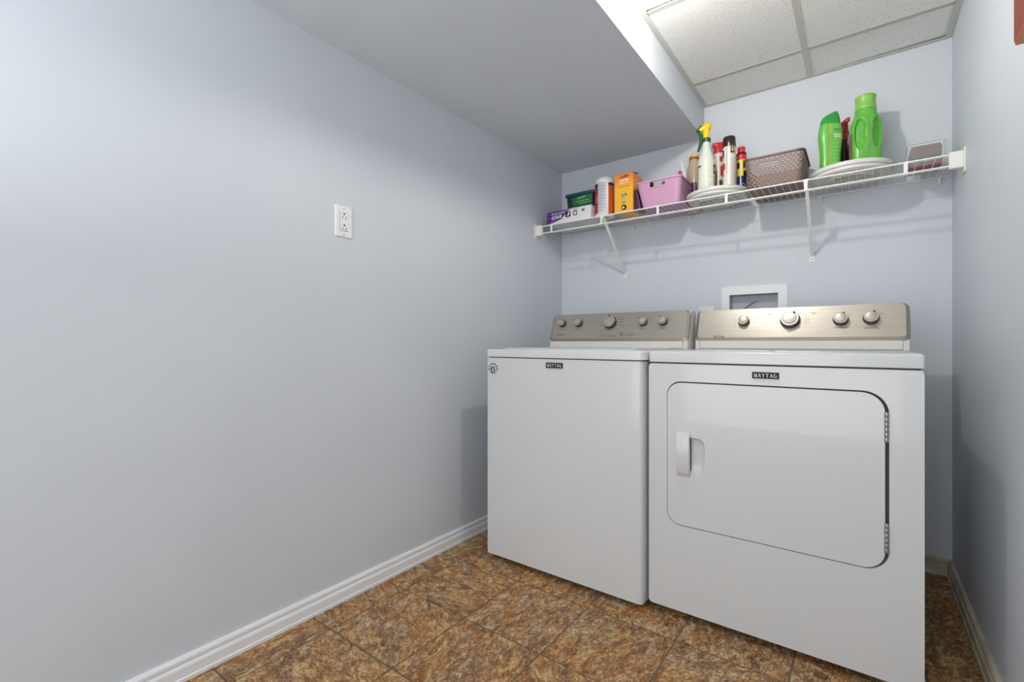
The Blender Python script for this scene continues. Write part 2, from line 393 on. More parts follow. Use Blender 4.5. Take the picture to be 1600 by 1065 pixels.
# floor of square tiles
floor = struct('floor', B(-0.1, XR + 0.1, YF, 0.1, -0.1, -0.0022), M_GROUT)
P = 0.312; GAP = 0.0048
xl = [0.0] + [0.128 + P * k for k in range(6)] + [XR]
yl = [0.0] + [-0.1525 - P * k for k in range(0, 13)] + [YF]
full = None
for i in range(len(xl) - 1):
    for j in range(len(yl) - 1):
        xa, xb = xl[i], xl[i + 1]; yb, ya = yl[j], yl[j + 1]
        if xb - xa < 0.02 or yb - ya < 0.02: continue
        cx_, cy_ = (xa + xb) / 2, (ya + yb) / 2; w, h = xb - xa - GAP, yb - ya - GAP
        isfull = abs(w - P + GAP) < 1e-4 and abs(h - P + GAP) < 1e-4
        if isfull and full: me = full
        else:
            g = NB()
            lo = [(-w/2, -h/2), (w/2, -h/2), (w/2, h/2), (-w/2, h/2)]; e = 0.0022
            hi = [(-w/2+e, -h/2+e), (w/2-e, -h/2+e), (w/2-e, h/2-e), (-w/2+e, h/2-e)]
            loft(g, [[(a, b_, -0.003) for a, b_ in lo], [(a, b_, -0.0009) for a, b_ in lo], [(a, b_, 0) for a, b_ in hi]])
            me = finish(g); me.materials.append(M_TILE)
            if isfull: full = me
        o = bpy.data.objects.new('tile', me); COL.objects.link(o); o.parent = floor; o.location = (cx_, cy_, 0)
# baseboards
BP = [(0, 0), (0.019, 0), (0.019, 0.010), (0.0165, 0.0125), (0.0165, 0.038), (0.0145, 0.043), (0.0095, 0.0455), (0.0085, 0.0485), (0.0125, 0.052), (0.0125, 0.060), (0.009, 0.0655), (0, 0.0665)]
struct('baseboard_left', extrude_profile(NB(), BP, lambda a, b_, t: (a, t, b_), YF, 0.0), M_TRIM)
struct('baseboard_right', extrude_profile(NB(), BP, lambda a, b_, t: (XR - a, t, b_), YF, 0.0), M_TRIMD)
struct('baseboard_back', extrude_profile(NB(), BP, lambda a, b_, t: (t, -a, b_), 0.0, XR), M_TRIMD)

# ---------------------------------------------------------------- ceiling lamp (just above the frame)
LX, LY, LZ = 1.075, -1.22, 2.115
t = thing('ceiling_lamp', 'bare bulb in a white ceiling lampholder above the washer', 'lamp', (LX, LY, HC))
obj('lampholder', lathe(NB(), [(0.055, 0), (0.055, -0.008), (0.04, -0.014), (0.026, -0.022), (0.026, -0.034), (0.02, -0.036)], (LX, LY, HC)), M_PLW, t)
M_BULB = mat('glowing_bulb_glass', (255, 250, 245), 0.4, emit=BULB_STRENGTH)
obj('bulb', lathe(NB(), [(0.0, -0.026), (0.014, -0.023), (0.023, -0.012), (0.026, 0.0), (0.022, 0.014), (0.014, 0.026), (0.012, 0.040)], (LX, LY, LZ), seg=20), M_BULB, t)

# ---------------------------------------------------------------- wall fittings
def outlet_left():
    t = thing('wall_outlet', 'white duplex receptacle with rectangular face on the left wall', 'outlet', (0, -1.582, 1.396))
    f = lambda u, v, d: (d, u, v)       # u -> y
    y0, y1, z0, z1 = -1.618, -1.547, 1.339, 1.455
    bm = NB(); e = 0.004
    loft(bm, [[(0.0, *p) for p in rrect(y0, y1, z0, z1, 0.003, 2)], [(0.003, *p) for p in rrect(y0, y1, z0, z1, 0.003, 2)],
              [(0.006, *p) for p in rrect(y0+e, y1-e, z0+e, z1-e, 0.003, 2)]])
    obj('cover_plate', bm, M_TRIM, t, False)
    cy = (y0 + y1) / 2; cz = (z0 + z1) / 2
    obj('socket_surround', plate(NB(), [rrect(cy-.0178, cy+.0178, cz-.0345, cz+.0345, .002, 2)], f, 0.0062, 0.0058), M_PRINT, t, False)
    r = obj('receptacle', plate(NB(), [rrect(cy-.0165, cy+.0165, cz-.0333, cz+.0333, .002, 2)], f, 0.0080, 0.005), M_TRIM, t, False)
    for s in (-1, 1):
        zc = cz + s * 0.0205 - 0.002
        g = NB()
        lathe(g, [(0.0036, 0), (0.0036, 0.0006)], (0.0078, cy, zc + 0.009), 12, ax=(1, 0, 0))
        box(g, 0.0078, 0.0084, cy - .0082, cy - .0058, zc - .008, zc + .001)
        box(g, 0.0078, 0.0084, cy + .0058, cy + .0082, zc - .010, zc + .001)
        obj('socket', g, M_PRINTD, r, False)
    for s in (-1, 1): obj('screw', lathe(NB(), [(0.0025, 0), (0.0025, 0.0008), (0, 0.001)], (0.006, cy, cz + s * 0.0475), 10, ax=(1, 0, 0)), M_SILV, t)
outlet_left()
t = thing('wall_plate', 'white outlet plate peeking above the dryer control panel', 'outlet', (0.8837, 0, 1.083))
bm = NB(); e = 0.003
x0, x1, z0, z1 = .846, .9214, 1.025, 1.1405
loft(bm, [[(u, 0.0, v) for u, v in rrect(x0, x1, z0, z1, .003, 2)], [(u, -0.003, v) for u, v in rrect(x0, x1, z0, z1, .003, 2)], [(u, -0.006, v) for u, v in rrect(x0+e, x1-e, z0+e, z1-e, .003, 2)]])
obj('cover_plate', bm, M_TRIM, t, False)
obj('screw', lathe(NB(), [(0.0028, 0), (0.0028, 0.0012), (0, 0.0015)], (.8837, -0.006, 1.130), 10, ax=(0, -1, 0)), M_SILV, t)
g = NB(); box(g, .867, .900, -.0085, -.006, 1.05, 1.115, .001); obj('receptacle', g, M_TRIM, t, False)
# laundry outlet box
t = thing('laundry_outlet_box', 'white framed recessed plumbing box in the back wall behind the dryer', 'outlet box', (1.107, 0, 1.1))
obj('frame', plate(NB(), [rrect(.959, 1.2555, .975, 1.2335, .002, 2), rrect(*VB, .001, 2)], front, -0.007, 0), M_TRIM, t, False)
bm = NB(); a, b_, c, d = VB; D = 0.045
loft(bm, [[(u, -0.003, v) for u, v in rrect(a+.0005, b_-.0005, c+.0005, d-.0005, .001, 2)], [(u, D, v) for u, v in rrect(a+.004, b_-.004, c+.004, d-.004, .004, 2)]], cap0=False)
sb = obj('recess', bm, M_GREYBOX, t, False)
tube_pts = [(1.04, .030, 1.10), (1.070, .030, 1.130), (1.096, .030, 1.149), (1.122, .030, 1.162)]
obj('hose_wire', tube(NB(), tube_pts, [0.0022, .0022, .002, .001]), M_BLACK, t)

# framed wooden picture on right wall
M_WOODL = mat('orange_stained_wood', 'b5623a', 0.35, coat=0.3, var=0.4)
M_WOODD = mat('dark_red_stained_wood', '7a2e1c', 0.3, coat=0.4, var=0.5)
t = thing('picture_frame', 'reddish brown wooden frame hung on the right wall, cut by the photo edge', 'frame', (XR, -1.37, 1.595))
yA, yB, zA, zB = -1.615, -1.125, 1.598, 2.05
ff = lambda u, v, d: (d, u, v)
def framering(ins0, ins1, d0, d1, name, m):
    bm = NB()
    o_ = [(yA+ins0, zA+ins0), (yB-ins0, zA+ins0), (yB-ins0, zB-ins0), (yA+ins0, zB-ins0)]
    i_ = [(yA+ins1, zA+ins1), (yB-ins1, zA+ins1), (yB-ins1, zB-ins1), (yA+ins1, zB-ins1)]
    loft(bm, [[(XR, *p) for p in o_], [(d0, *p) for p in o_], [(d1, *p) for p in i_], [(XR, *p) for p in i_]], False, False)
    return obj(name, bm, m, t, False)
framering(0, .007, XR - .026, XR - .030, 'outer_edge', M_WOODL)
framering(.007, .030, XR - .029, XR - .018, 'frame_moulding', M_WOODD)
framering(.030, .038, XR - .018, XR - .020, 'inner_bead', M_WOODL)
obj('backing_panel', B(XR - .010, XR - .001, yA + .038, yB - .038, zA + .038, zB - .038), mat('dark_brown_panel', '3a1d18', 0.3), t, False)

# ---------------------------------------------------------------- knobs
def knob(parent, x, y, z, n, r, mark_deg, big=False):
    n = Vector(n).normalized(); c = Vector((x, y, z))
    ux = Vector((1, 0, 0)); uy = n.cross(ux).normalized()
    if uy.z < 0: uy = -uy
    k = obj('knob', lathe(NB(), [(r*1.02, 0.0), (r*1.0, .016), (r*.985, .0225), (r*.94, .0250), (r*.82, .0250), (r*.80, .0230), (0, .0230)], c, 32, ax=n), M_KNOB, parent)
    obj('knob_skirt', lathe(NB(), [(r*1.10, -.001), (r*1.10, .003), (r*1.04, .0165), (r*1.0, .0165)], c, 32, ax=n), M_KNOBDARK, k)
    obj('knob_cap', lathe(NB(), [(r*.76, .0220), (r*.76, .0250), (r*.70, .0270), (r*.4, .0280), (0, .0283)], c, 32, ax=n), M_KNOBCAP, k)
    a = radians(mark_deg); p = c + n * .0252 + ux * (r*.84*cos(a)) + uy * (r*.84*sin(a))
    obj('pointer_mark', lathe(NB(), [(r*.14, -.0005), (r*.14, .0006)], p, 10, ax=n), M_BLACK, k)
    return k
def slant_plane(yb, zb, yt, zt):
    d = Vector((0, yt - yb, zt - zb)); L_ = d.length; d.normalize(); n = Vector((0, -d.z, d.y))
    P0 = Vector((0, yb, zb))
    def f(u, v, dd): return P0 + Vector((u, 0, 0)) + d * v + n * dd       # v along slant from the bottom, dd outward
    return f, n, d, L_
def console(t, x0, x1, yb, zb, yt, zt, yback, ztop):
    """white base, bevelled metal face, white rear shell"""
    f, n, d, L_ = slant_plane(yb, zb, yt, zt)
    # shell behind
    prof = [(yb + .006, ztop), (yb + .006, zb + .004), (yt + .010, zt - .004), (yback, zt - .002), (yback, ztop)]
    bm = extrude_profile(NB(), prof, lambda a, b_, s: (s, a, b_), x0 + .001, x1 - .001)
    obj('console_shell', bm, M_WHITEP, t)
    # kick strip under the face
    bm = NB(); box(bm, x0 + .022, x1 - .022, yb - .001, yb + .02, ztop + .0045, zb + .006, .001, 1)
    obj('console_strip', bm, M_WHITEP, t)
    bm = NB(); box(bm, x0 + .002, x0 + .021, yb + .0, yb + .05, ztop, zb + .004, .002, 1); obj('console_foot', bm, M_WHITEP, t)
    bm = NB(); box(bm, x1 - .021, x1 - .002, yb + .0, yb + .05, ztop, zb + .004, .002, 1); obj('console_foot', bm, M_WHITEP, t)
    # metal face: outer rim sloping to flat face
    ro = [.018, .018, .022, .022]; ri = [.012, .012, .016, .016]; e = .012; eb = .013
    outer = rrect(x0, x1, 0, L_, ro, 6); inner = rrect(x0 + e, x1 - e, eb, L_ - .004, ri, 6)
    bm = NB(); loft(bm, [[f(u, v, -.012) for u, v in outer], [f(u, v, .001) for u, v in outer], [f(u, v, .0085) for u, v in inner]], True, False)
    pa = obj('face_rim', bm, M_STEEL_EDGE, t, ang=20)
    bm = NB(); bm.faces.new([bm.verts.new(f(u, v, .0085)) for u, v in inner])
    obj('control_face', bm, M_STEEL, t, False)
    return f, n, d, L_
def dash(bm, f, u, v, w, h, dd=.0088):
    vs = [bm.verts.new(f(a, b_, dd)) for a, b_ in ((u-w/2, v-h/2), (u+w/2, v-h/2), (u+w/2, v+h/2), (u-w/2, v+h/2))]; bm.faces.new(vs)
def arc_dashes(bm, f, u, v, r, degs, w=.012, h=.0018):
    for a in degs:
        a = radians(a); dash(bm, f, u + (r + w/2)*cos(a), v + r*sin(a), w, h)
def washer():
    x0, x1, yf, yr = .209, .920, -1.0, -.33
    t = thing('washing_machine', 'white top load washing machine with five knobs, left of the dryer', 'washer', ((x0+x1)/2, -.66, 0))
    bm = NB(); loft(bm, [[(u, v, z) for u, v in rrect(x0, x1, yf, yr, [.004, .016, .004, .004], 5)] for z in (.022, .8835)])
    body = obj('body', bm, M_WHITE, t, ang=40)
    bm = NB(); loft(bm, [[(u, v, z) for u, v in rrect(x0+.006, x1-.006, yf+.008, yr, [.004, .016, .004, .004], 5)] for z in (.882, .889)])
    obj('seam', bm, M_DARKGAP, t, False)
    bm = NB(); r4 = [.006, .022, .006, .006]
    def rr(e, z): return [(u, v, z) for u, v in rrect(x0 - .001 + e, x1 + .006 - e, yf - .002 + e, yr - e, r4, 5)]
    loft(bm, [rr(.002, .8870), rr(0, .8885), rr(0, .9150), rr(.0015, .9188), rr(.0045, .9205)])
    obj('top_panel', bm, M_WHITE, t, ang=50)
    bm = NB(); loft(bm, [[(u, v, z) for u, v in rrect(x0+.05+e, x1-.05-e, yf+.045+e, -.52-e, .02, 4)] for e, z in ((0, .9200), (0, .9245), (.003, .9262))])
    obj('lid', bm, M_WHITE, t, ang=50)
    for sx in (x0 + .07, x1 - .07):
        for sy in (yf + .08, yr - .08): obj('foot', lathe(NB(), [(.022, 0), (.022, .012), (.012, .014), (.012, .0225)], (sx, sy, 0), 16), M_BLACK, t)
    # badge
    bm = NB(); box(bm, .519, .5965, yf - .003, yf + .001, .849, .8695); bd = obj('badge', bm, M_BLACK, t, False, label='black nameplate with white letters')
    obj('badge_edge', B(.519, .5965, yf - .0036, yf, .8465, .849), M_SILV, bd, False)
    obj('lettering', serif_text(NB(), 'MAYTAG', .5235, .853, .069, .0125, yf - .0035), M_PLW, bd, False)
    # round warranty sticker
    bm = NB(); c = (.2435, .8365)
    for i in range(7):
        a = radians(-5 + i * 31.5); u, v = c[0] + .0225*cos(a), c[1] + .0225*sin(a) - .001
        r_ = radians(-5 + i*31.5 - 90)
        pts = [(u + p*cos(r_) - q*sin(r_), v + p*sin(r_) + q*cos(r_)) for p, q in ((-.004, -.0035), (.004, -.0035), (.0028, .0012), (.004, .004), (-.0005, .0018), (-.004, .004))]
        plate(bm, [pts], front, yf - .0006, yf)
    def arc(r, w, a0, a1, cc, n=14, ww=0):
        o_ = [(cc[0] + r*cos(radians(a0+(a1-a0)*i/n)), cc[1] + r*sin(radians(a0+(a1-a0)*i/n))) for i in range(n+1)]
        i_ = [(cc[0] + (r-w-ww*sin(pi*i/n))*cos(radians(a0+(a1-a0)*i/n)), cc[1] + (r-w-ww*sin(pi*i/n))*sin(radians(a0+(a1-a0)*i/n))) for i in range(n+1)]
        for i in range(n): plate(bm, [[o_[i], o_[i+1], i_[i+1], i_[i]]], front, yf - .0006, yf)
    arc(.0155, .002, 40, 300, (c[0]+.001, c[1]-.006), ww=.005); arc(.009, .0015, -120, 100, (c[0]+.003, c[1]-.010), ww=.003)
    arc(.006, .003, 60, 260, (c[0]+.006, c[1]-.004)); arc(.024, .0008, 190, 350, (c[0], c[1]-.001))
    obj('warranty_sticker', bm, M_PRINTD, t, False, label='small round black printed warranty emblem')
    # console
    f, n, d, L_ = console(t, .206, .924, -.475, .955, -.425, 1.097, -.345, .9205)
    zz = lambda z: (z - .955) / (1.097 - .955) * L_
    for x, z, r, m, in ((.271, 1.0465, .0205, 125), (.3675, 1.0455, .0205, 120), (.5435, 1.0455, .0325, 85), (.7125, 1.0435, .0205, 135), (.807, 1.0445, .0215, 105)):
        p = f(x, zz(z), .0085); knob(t, p.x, p.y, p.z, n, r*.94, m)
    bm = NB()
    serif_text(bm, 'MAYTAG', .252, zz(.9835), .040, .0062, .0092, f=f)
    for i in range(6): dash(bm, f, .508 + .0135*i, zz(.979), .005, .0055)
    tag(obj('printed_marks', bm, M_PRINTD, t, False), kind='stuff')
    bm = NB()
    for u, v, w in ((.49, .978, .014), (.270, 1.013, .03), (.368, 1.013, .03), (.712, 1.010, .03), (.807, 1.010, .032), (.655, .986, .055), (.655, .981, .045), (.855, .989, .008), (.497, 1.034, .012)): dash(bm, f, u, zz(v), w, .0022)
    arc_dashes(bm, f, .5435, zz(1.0455), .045, (38, 20, 2, -18), .03); arc_dashes(bm, f, .5435, zz(1.0455), .040, (-60, -90, -120), .018)
    arc_dashes(bm, f, .3675, zz(1.0455), .026, (30,), .008); arc_dashes(bm, f, .271, zz(1.0465), .026, (30,), .008); arc_dashes(bm, f, .7125, zz(1.044), .027, (30, 0), .014); arc_dashes(bm, f, .807, zz(1.044), .027, (45, 20), .014)
    tag(obj('printed_marks', bm, M_PRINT, t, False), kind='stuff')
    bm = NB(); p = f(.6115, zz(.9865), .0086); lathe(bm, [(.0088, 0), (.0088, .0005)], p, 20, ax=n); em = obj('printed_emblem', bm, M_PRINT, t, False)
    bm = NB(); p = f(.6125, zz(.9865), .0092); lathe(bm, [(.0052, 0), (.0052, .0004)], p, 20, ax=n); obj('emblem_centre', bm, M_STEEL_EDGE, em, False)
washer()

def dryer():
    x0, x1, yf, yr = .929, 1.673, -.9612, -.24
    t = thing('clothes_dryer', 'white front load clothes dryer with four knobs, right of the washer', 'dryer', ((x0+x1)/2, -.60, 0))
    out = rrect(x0, x1, .026, .877, [.012, .012, .012, .012], 4)
    hole = rrect(.9945, 1.6005, .3215, .8170, [.046, .058, .060, .048], 8)
    door = rrect(.9968, 1.5915, .3245, .8125, [.044, .052, .054, .046], 8)
    bm = NB(); plate(bm, [out, hole], front, yf, yf + .016)
    # soften hole lip with a slight flange
    obj('front_panel', bm, M_WHITE, t, False)
    bm = NB(); loft(bm, [[(u, v, z) for u, v in rrect(x0 + .0005, x1 - .0005, yf + .012, yr, .004, 2)] for z in (.026, .877)])
    obj('body', bm, M_WHITE, t, False)
    obj('door_well', plate(NB(), [hole], front, yf + .0115, yf + .0125), M_DARKGAP, t, False)
    # door with D-shaped hand recess
    D_ = [(1.0735, .5075), (1.100, .5075), (1.112, .513), (1.1195, .526), (1.1205, .60), (1.117, .616), (1.107, .625), (1.092, .6275), (1.0735, .6275)]
    bm = NB(); plate(bm, [door, D_], front, yf - .0015, yf + .010)
    dr = obj('door', bm, M_WHITE, t, False)
    bm = NB(); c_ = (1.094, .567)
    rings = []
    for s, dp in ((1, -.0015), (.985, .001), (.93, .006), (.80, .010), (.55, .0112), (.2, .0114)):
        rings.append([(1.0735 + (u-1.0735)*s if u < 1.08 else c_[0] + (u-c_[0])*s, yf + dp, c_[1] + (v-c_[1])*s) for u, v in D_])
    loft(bm, rings, False, True); obj('hand_recess', bm, M_WHITE, dr, ang=60)
    bm = NB()
    prof = [(.4925, -.001), (.4965, -.004), (.5035, -.013), (.510, -.0165), (.628, -.0175), (.637, -.013), (.6415, -.004), (.643, -.001)]
    a = [bm.verts.new((1.0305, yf + q, p)) for p, q in prof]; b_ = [bm.verts.new((1.0735, yf + q*1.0, p)) for p, q in prof]
    for i in range(len(prof) - 1): bm.faces.new((a[i], a[i+1], b_[i+1], b_[i]))
    bm.faces.new(a); bm.faces.new(b_); bm.faces.new((a[0], b_[0], b_[-1], a[-1]))
    bmesh.ops.bevel(bm, geom=[e for e in bm.edges if abs(e.verts[0].co.x - e.verts[1].co.x) < 1e-5 and e.verts[0].co.y < yf - .005], offset=.0018, segments=2, affect='EDGES')
    obj('handle', bm, M_WHITE, dr, ang=60)
    for za, zb in ((.679, .762), (.3765, .4585)):
        h_ = None; n_ = 6; dz = (zb - za) / n_
        for i in range(n_):
            bm = NB(); lathe(bm, [(.0048, 0), (.0052, .0006), (.0052, dz - .0016), (.0048, dz - .001)], (1.5945, yf - .0022, za + i*dz), 14)
            if i % 2 == 0: box(bm, 1.5945, 1.6015, yf - .0012, yf + .004, za + i*dz, za + (i+1)*dz - .001)
            if h_ is None: h_ = obj('hinge', bm, M_SILV, t)
            else: obj('hinge_knuckle', bm, M_SILV, h_)
        obj('hinge_pin', lathe(NB(), [(.0028, 0), (.0028, zb - za + .002)], (1.5945, yf - .0022, za - .001), 10), M_DARKGAP, h_)
    # top
    bm = NB(); loft(bm, [[(u, v, z) for u, v in rrect(x0+.006, x1-.006, yf+.008, yr, .01, 3)] for z in (.876, .883)]); obj('seam', bm, M_DARKGAP, t, False)
    def rr(e, z): return [(u, v, z) for u, v in rrect(x0 - .0 + e, x1 + .0015 - e, yf - .002 + e, yr - e, .008, 4)]
    bm = NB(); loft(bm, [rr(.002, .8815), rr(0, .883), rr(0, .9130), rr(.002, .9180), rr(.006, .9205)]); obj('top_panel', bm, M_WHITE, t, ang=50)
    bm = NB(); box(bm, 1.02, 1.30, yf + .08, yf + .30, .9200, .9225, .001, 1); obj('lint_screen_cover', bm, M_WHITE, t)
    for sx in (x0 + .07, x1 - .07):
        for sy in (yf + .08, yr - .08): obj('foot', lathe(NB(), [(.022, 0), (.022, .014), (.012, .016), (.012, .0265)], (sx, sy, 0), 16), M_BLACK, t)
    # badge
    bm = NB(); box(bm, 1.2635, 1.3375, yf - .003, yf + .001, .838, .8585); bd = obj('badge', bm, M_BLACK, t, False, label='black nameplate with white letters')
    pts = [(1.2635, .838), (1.2635, .8365)] + [(1.2635 + .074*i/8, .8365 - .003*sin(pi*i/8)) for i in range(1, 8)] + [(1.3375, .8365), (1.3375, .838)]
    obj('badge_edge', plate(NB(), [pts], front, yf - .0036, yf), M_SILV, bd, False)
    obj('lettering', serif_text(NB(), 'MAYTAG', 1.268, .8420, .065, .0125, yf - .0035), M_PLW, bd, False)
    f, n, d, L_ = console(t, .940, 1.680, -.422, .957, -.372, 1.095, -.262, .9205)
    zz = lambda z: (z - .957) / (1.095 - .957) * L_
    for x, z, r, m in ((1.136, 1.037, .0225, 25), (1.3075, 1.0385, .036, 55), (1.4755, 1.036, .0255, 60), (1.568, 1.0385, .0255, 60)):
        p = f(x, zz(z), .0085); knob(t, p.x, p.y, p.z, n, r*.92, m)
    bm = NB(); serif_text(bm, 'MAYTAG', 1.020, zz(.970), .045, .0078, .0092, f=f)
    tag(obj('printed_marks', bm, M_PRINTD, t, False), kind='stuff')
    bm = NB()
    for u, v, w in ((1.042, .9665, .044), (1.236, 1.0665, .022), (1.238, 1.0625, .012), (1.387, 1.066, .024), (1.388, 1.0615, .012), (1.4755, 1.004, .044), (1.568, 1.004, .040), (1.568, .9995, .046), (1.307, .992, .014), (1.341, 1.064, .007), (1.341, 1.006, .007), (1.262, 1.028, .008)): dash(bm, f, u, zz(v), w, .0022)
    for i in range(5): dash(bm, f, 1.364, zz(1.052 - .0072*i), .022, .0012)
    arc_dashes(bm, f, 1.136, zz(1.037), .030, (50, 15, 165, 195), .010, .0013); arc_dashes(bm, f, 1.4755, zz(1.036), .031, (40,), .012, .0013); arc_dashes(bm, f, 1.568, zz(1.036), .031, (40,), .012, .0013)
    tag(obj('printed_marks', bm, M_PRINT, t, False), kind='stuff')
dryer()

# ---------------------------------------------------------------- wire shelf
ZR, ZL, YS, DECK = 1.6265, 1.586, -0.3, 1.6325
sh = thing('wire_shelf', 'long white wire shelf mounted across the back wall over the machines', 'shelf', (XR/2, -.15, ZR))
def rod(name, a, b_, r, n=8, par=sh, m=M_WIRE): return obj(name, tube(NB(), [a, b_], r, n), m, par)
rod('front_rail', (.012, YS, ZR), (XR - .012, YS, ZR), .0033)
rod('front_rail', (.012, YS, ZL), (XR - .012, YS, ZL), .0033)
rod('rear_rail', (.006, -.012, ZR), (XR - .006, -.012, ZR), .0028)
rod('middle_rail', (.006, -.150, ZR - .0045), (XR - .006, -.150, ZR - .0045), .0024)
wm = None; nw = int((XR - .05) / .0262)
for i in range(nw):
    x = .030 + .0262 * i
    if x > XR - .02: break
    if wm is None:
        g = tube(NB(), [(0, YS - .001, ZR + .0036), (0, -.010, ZR + .0036)], .0014, 6)
        o = obj('deck_wire', g, M_WIRE, sh); o.location.x = x - XR/2 + XR/2; wm = o
    else:
        o = bpy.data.objects.new('deck_wire', wm.data); COL.objects.link(o); o.parent = sh; o.location.x = x
for x in (.109, .423, .7287, 1.0452, 1.3532, 1.6726):
    obj('rail_tie', B(x - .006, x + .006, YS - .0045, YS - .0025, ZL - .003, ZR + .003, .0006, 1), M_WIRE, sh)
for side in (0, 1):
    s = 1 if side == 0 else -1; xw = 0 if side == 0 else XR
    X = lambda d: xw + s * d
    g = NB(); a, b_ = sorted((X(0), X(.005))); box(g, a, b_, YS - .018, YS + .030, 1.556, 1.643, .0015, 1)
    eb = obj('end_bracket', g, M_PLW, sh)
    g = NB(); a, b_ = sorted((X(.004), X(.043))); box(g, a, b_, YS - .009, YS + .012, 1.574, 1.634, .002, 1)
    obj('rail_socket', g, M_PLW, eb)
    obj('bracket_screw', lathe(NB(), [(.004, 0), (.004, .002)], (X(.005), YS + .02, 1.60), 10, ax=(s, 0, 0)), M_SILV, eb)
for x in (.430, 1.354):
    # angled brace: shallow channel from the front rail to the wall, flattened tab at its foot
    A = Vector((x, YS + .006, ZR - .002)); Bp = Vector((x, -.004, 1.358))
    dv = (Bp - A).normalized(); nn = Vector((1, 0, 0)).cross(dv).normalized()
    if nn.y > 0: nn = -nn
    prof = [(-.0065, 0), (-.0065, .007), (.0065, .007), (.0065, 0), (.0052, 0), (.0052, .0056), (-.0052, .0056), (-.0052, 0)]
    g = extrude_profile(NB(), prof, lambda a, b_, s: A + dv * s + Vector((a, 0, 0)) + nn * b_, 0, (Bp - A).length)
    br = obj('support_brace', g, M_WIRE, sh, False)
    g = plate(NB(), [rrect(x - .010, x + .010, 1.326, 1.366, [.007, .007, .002, .002], 4), [(x + .003*cos(-i*pi/4), 1.338 + .003*sin(-i*pi/4)) for i in range(8)]], front, -.0045, -.0005)
    obj('brace_foot', g, M_WIRE, br, False)
    obj('brace_screw', lathe(NB(), [(.0029, 0), (.0029, .001)], (x, -.001, 1.338), 10, ax=(0, -1, 0)), M_PRINT, br)
    obj('brace_hook', B(x - .009, x + .009, YS - .004, YS + .008, ZR - .008, ZR + .005, .002, 1), M_WIRE, br)
for x in (.056, .4801, .80, 1.133, 1.3874, 1.795):
    g = NB(); box(g, x - .006, x + .006, -.018, -.0005, ZR - .020, ZR - .001, .002, 1); lathe(g, [(.006, 0), (.006, .003), (.003, .005)], (x, -.003, ZR - .022), 10, ax=(0, -1, 0))
    obj('wall_clip', g, M_PLW, sh)

# ---------------------------------------------------------------- things on the shelf
A0 = -65     # direction in which the shelf's things face the room
def on_arc(c, r, deg): t_ = radians(deg); return (c[0] + r*cos(t_), c[1] + r*sin(t_))

# purple and white box lying down
M_PURP = mat('purple_print', '5b2583', 0.4, var=0.3); M_CARD = mat('white_card', 'dfdde0', 0.5); M_LILAC = mat('lilac_print', 'a76cc0', 0.4)
t = thing('flat_box', 'long low purple and white box at the left end of the shelf', 'box', (.21, -.17, DECK))
bx = (.0645, .3515, -.283, -.06, DECK, 1.706)
obj('carton', B(*bx, bev=.0008, seg=1), M_CARD, t)
yp = bx[2]
obj('dark_end', B(.0637, .0643, -.281, -.062, DECK + .002, 1.704), mat('dark_purple_end', '2b1838', 0.5), t, False)
g = plate(NB(), [[(.0650, 1.6345), (.100, 1.6390), (.165, 1.6560), (.205, 1.6950), (.232, 1.7050), (.0650, 1.7050)]], front, yp - .0004, yp)
obj('purple_print', g, M_PURP, t, False)
g = NB()
for q in ([(.066, 1.668), (.066, 1.672), (.120, 1.671), (.120, 1.669)], [(.088, 1.640), (.120, 1.662), (.124, 1.661), (.094, 1.640)], [(.19, 1.700), (.215, 1.7045), (.225, 1.7045), (.175, 1.688)], [(.066, 1.690), (.066, 1.694), (.1, 1.692), (.1, 1.691)]): plate(g, [q], front, yp - .0008, yp - .0003)
obj('lilac_streaks', g, M_LILAC, t, False)
obj('lettering', text_mesh('EXTRA POWER', .013, (.140, yp - .0006, 1.690), (1, 0, .02), (0, 0, 1), .085, .3, .0002), M_PLW, t, False)
obj('lettering', text_mesh('SCRUB', .026, (.130, yp - .0007, 1.669), (1, 0, .05), (0, 0, 1), .068, .35, .0006), M_PLW, t, False)
g = NB(); plate(g, [rrect(.190, .2235, 1.660, 1.6925, .004, 2)], front, yp - .0008, yp); obj('purple_square', g, mat('deep_purple_print', '3a1a55', 0.4), t, False)
g = NB(); plate(g, [[(.200, 1.666), (.212, 1.668), (.219, 1.682), (.211, 1.690), (.207, 1.678)]], front, yp - .0012, yp); obj('white_figure', g, M_PLW, t, False)
g = NB(); plate(g, [rrect(.240, .266, 1.662, 1.692, .004, 2)], front, yp - .0008, yp); obj('picture_square', g, mat('brown_print', '7b5f58', 0.4, var=0.8), t, False)
g = NB(); plate(g, [[(.246, 1.668), (.258, 1.668), (.262, 1.684), (.254, 1.679), (.250, 1.688)]], front, yp - .0012, yp); obj('white_figure', g, M_PLW, t, False)
g = NB(); plate(g, [rrect(.292, .312, 1.680, 1.692, .002, 2)], front, yp - .0008, yp); plate(g, [rrect(.232, .280, 1.698, 1.7005, .001, 1)], front, yp - .0008, yp); obj('small_print', g, M_PRINT, t, False)

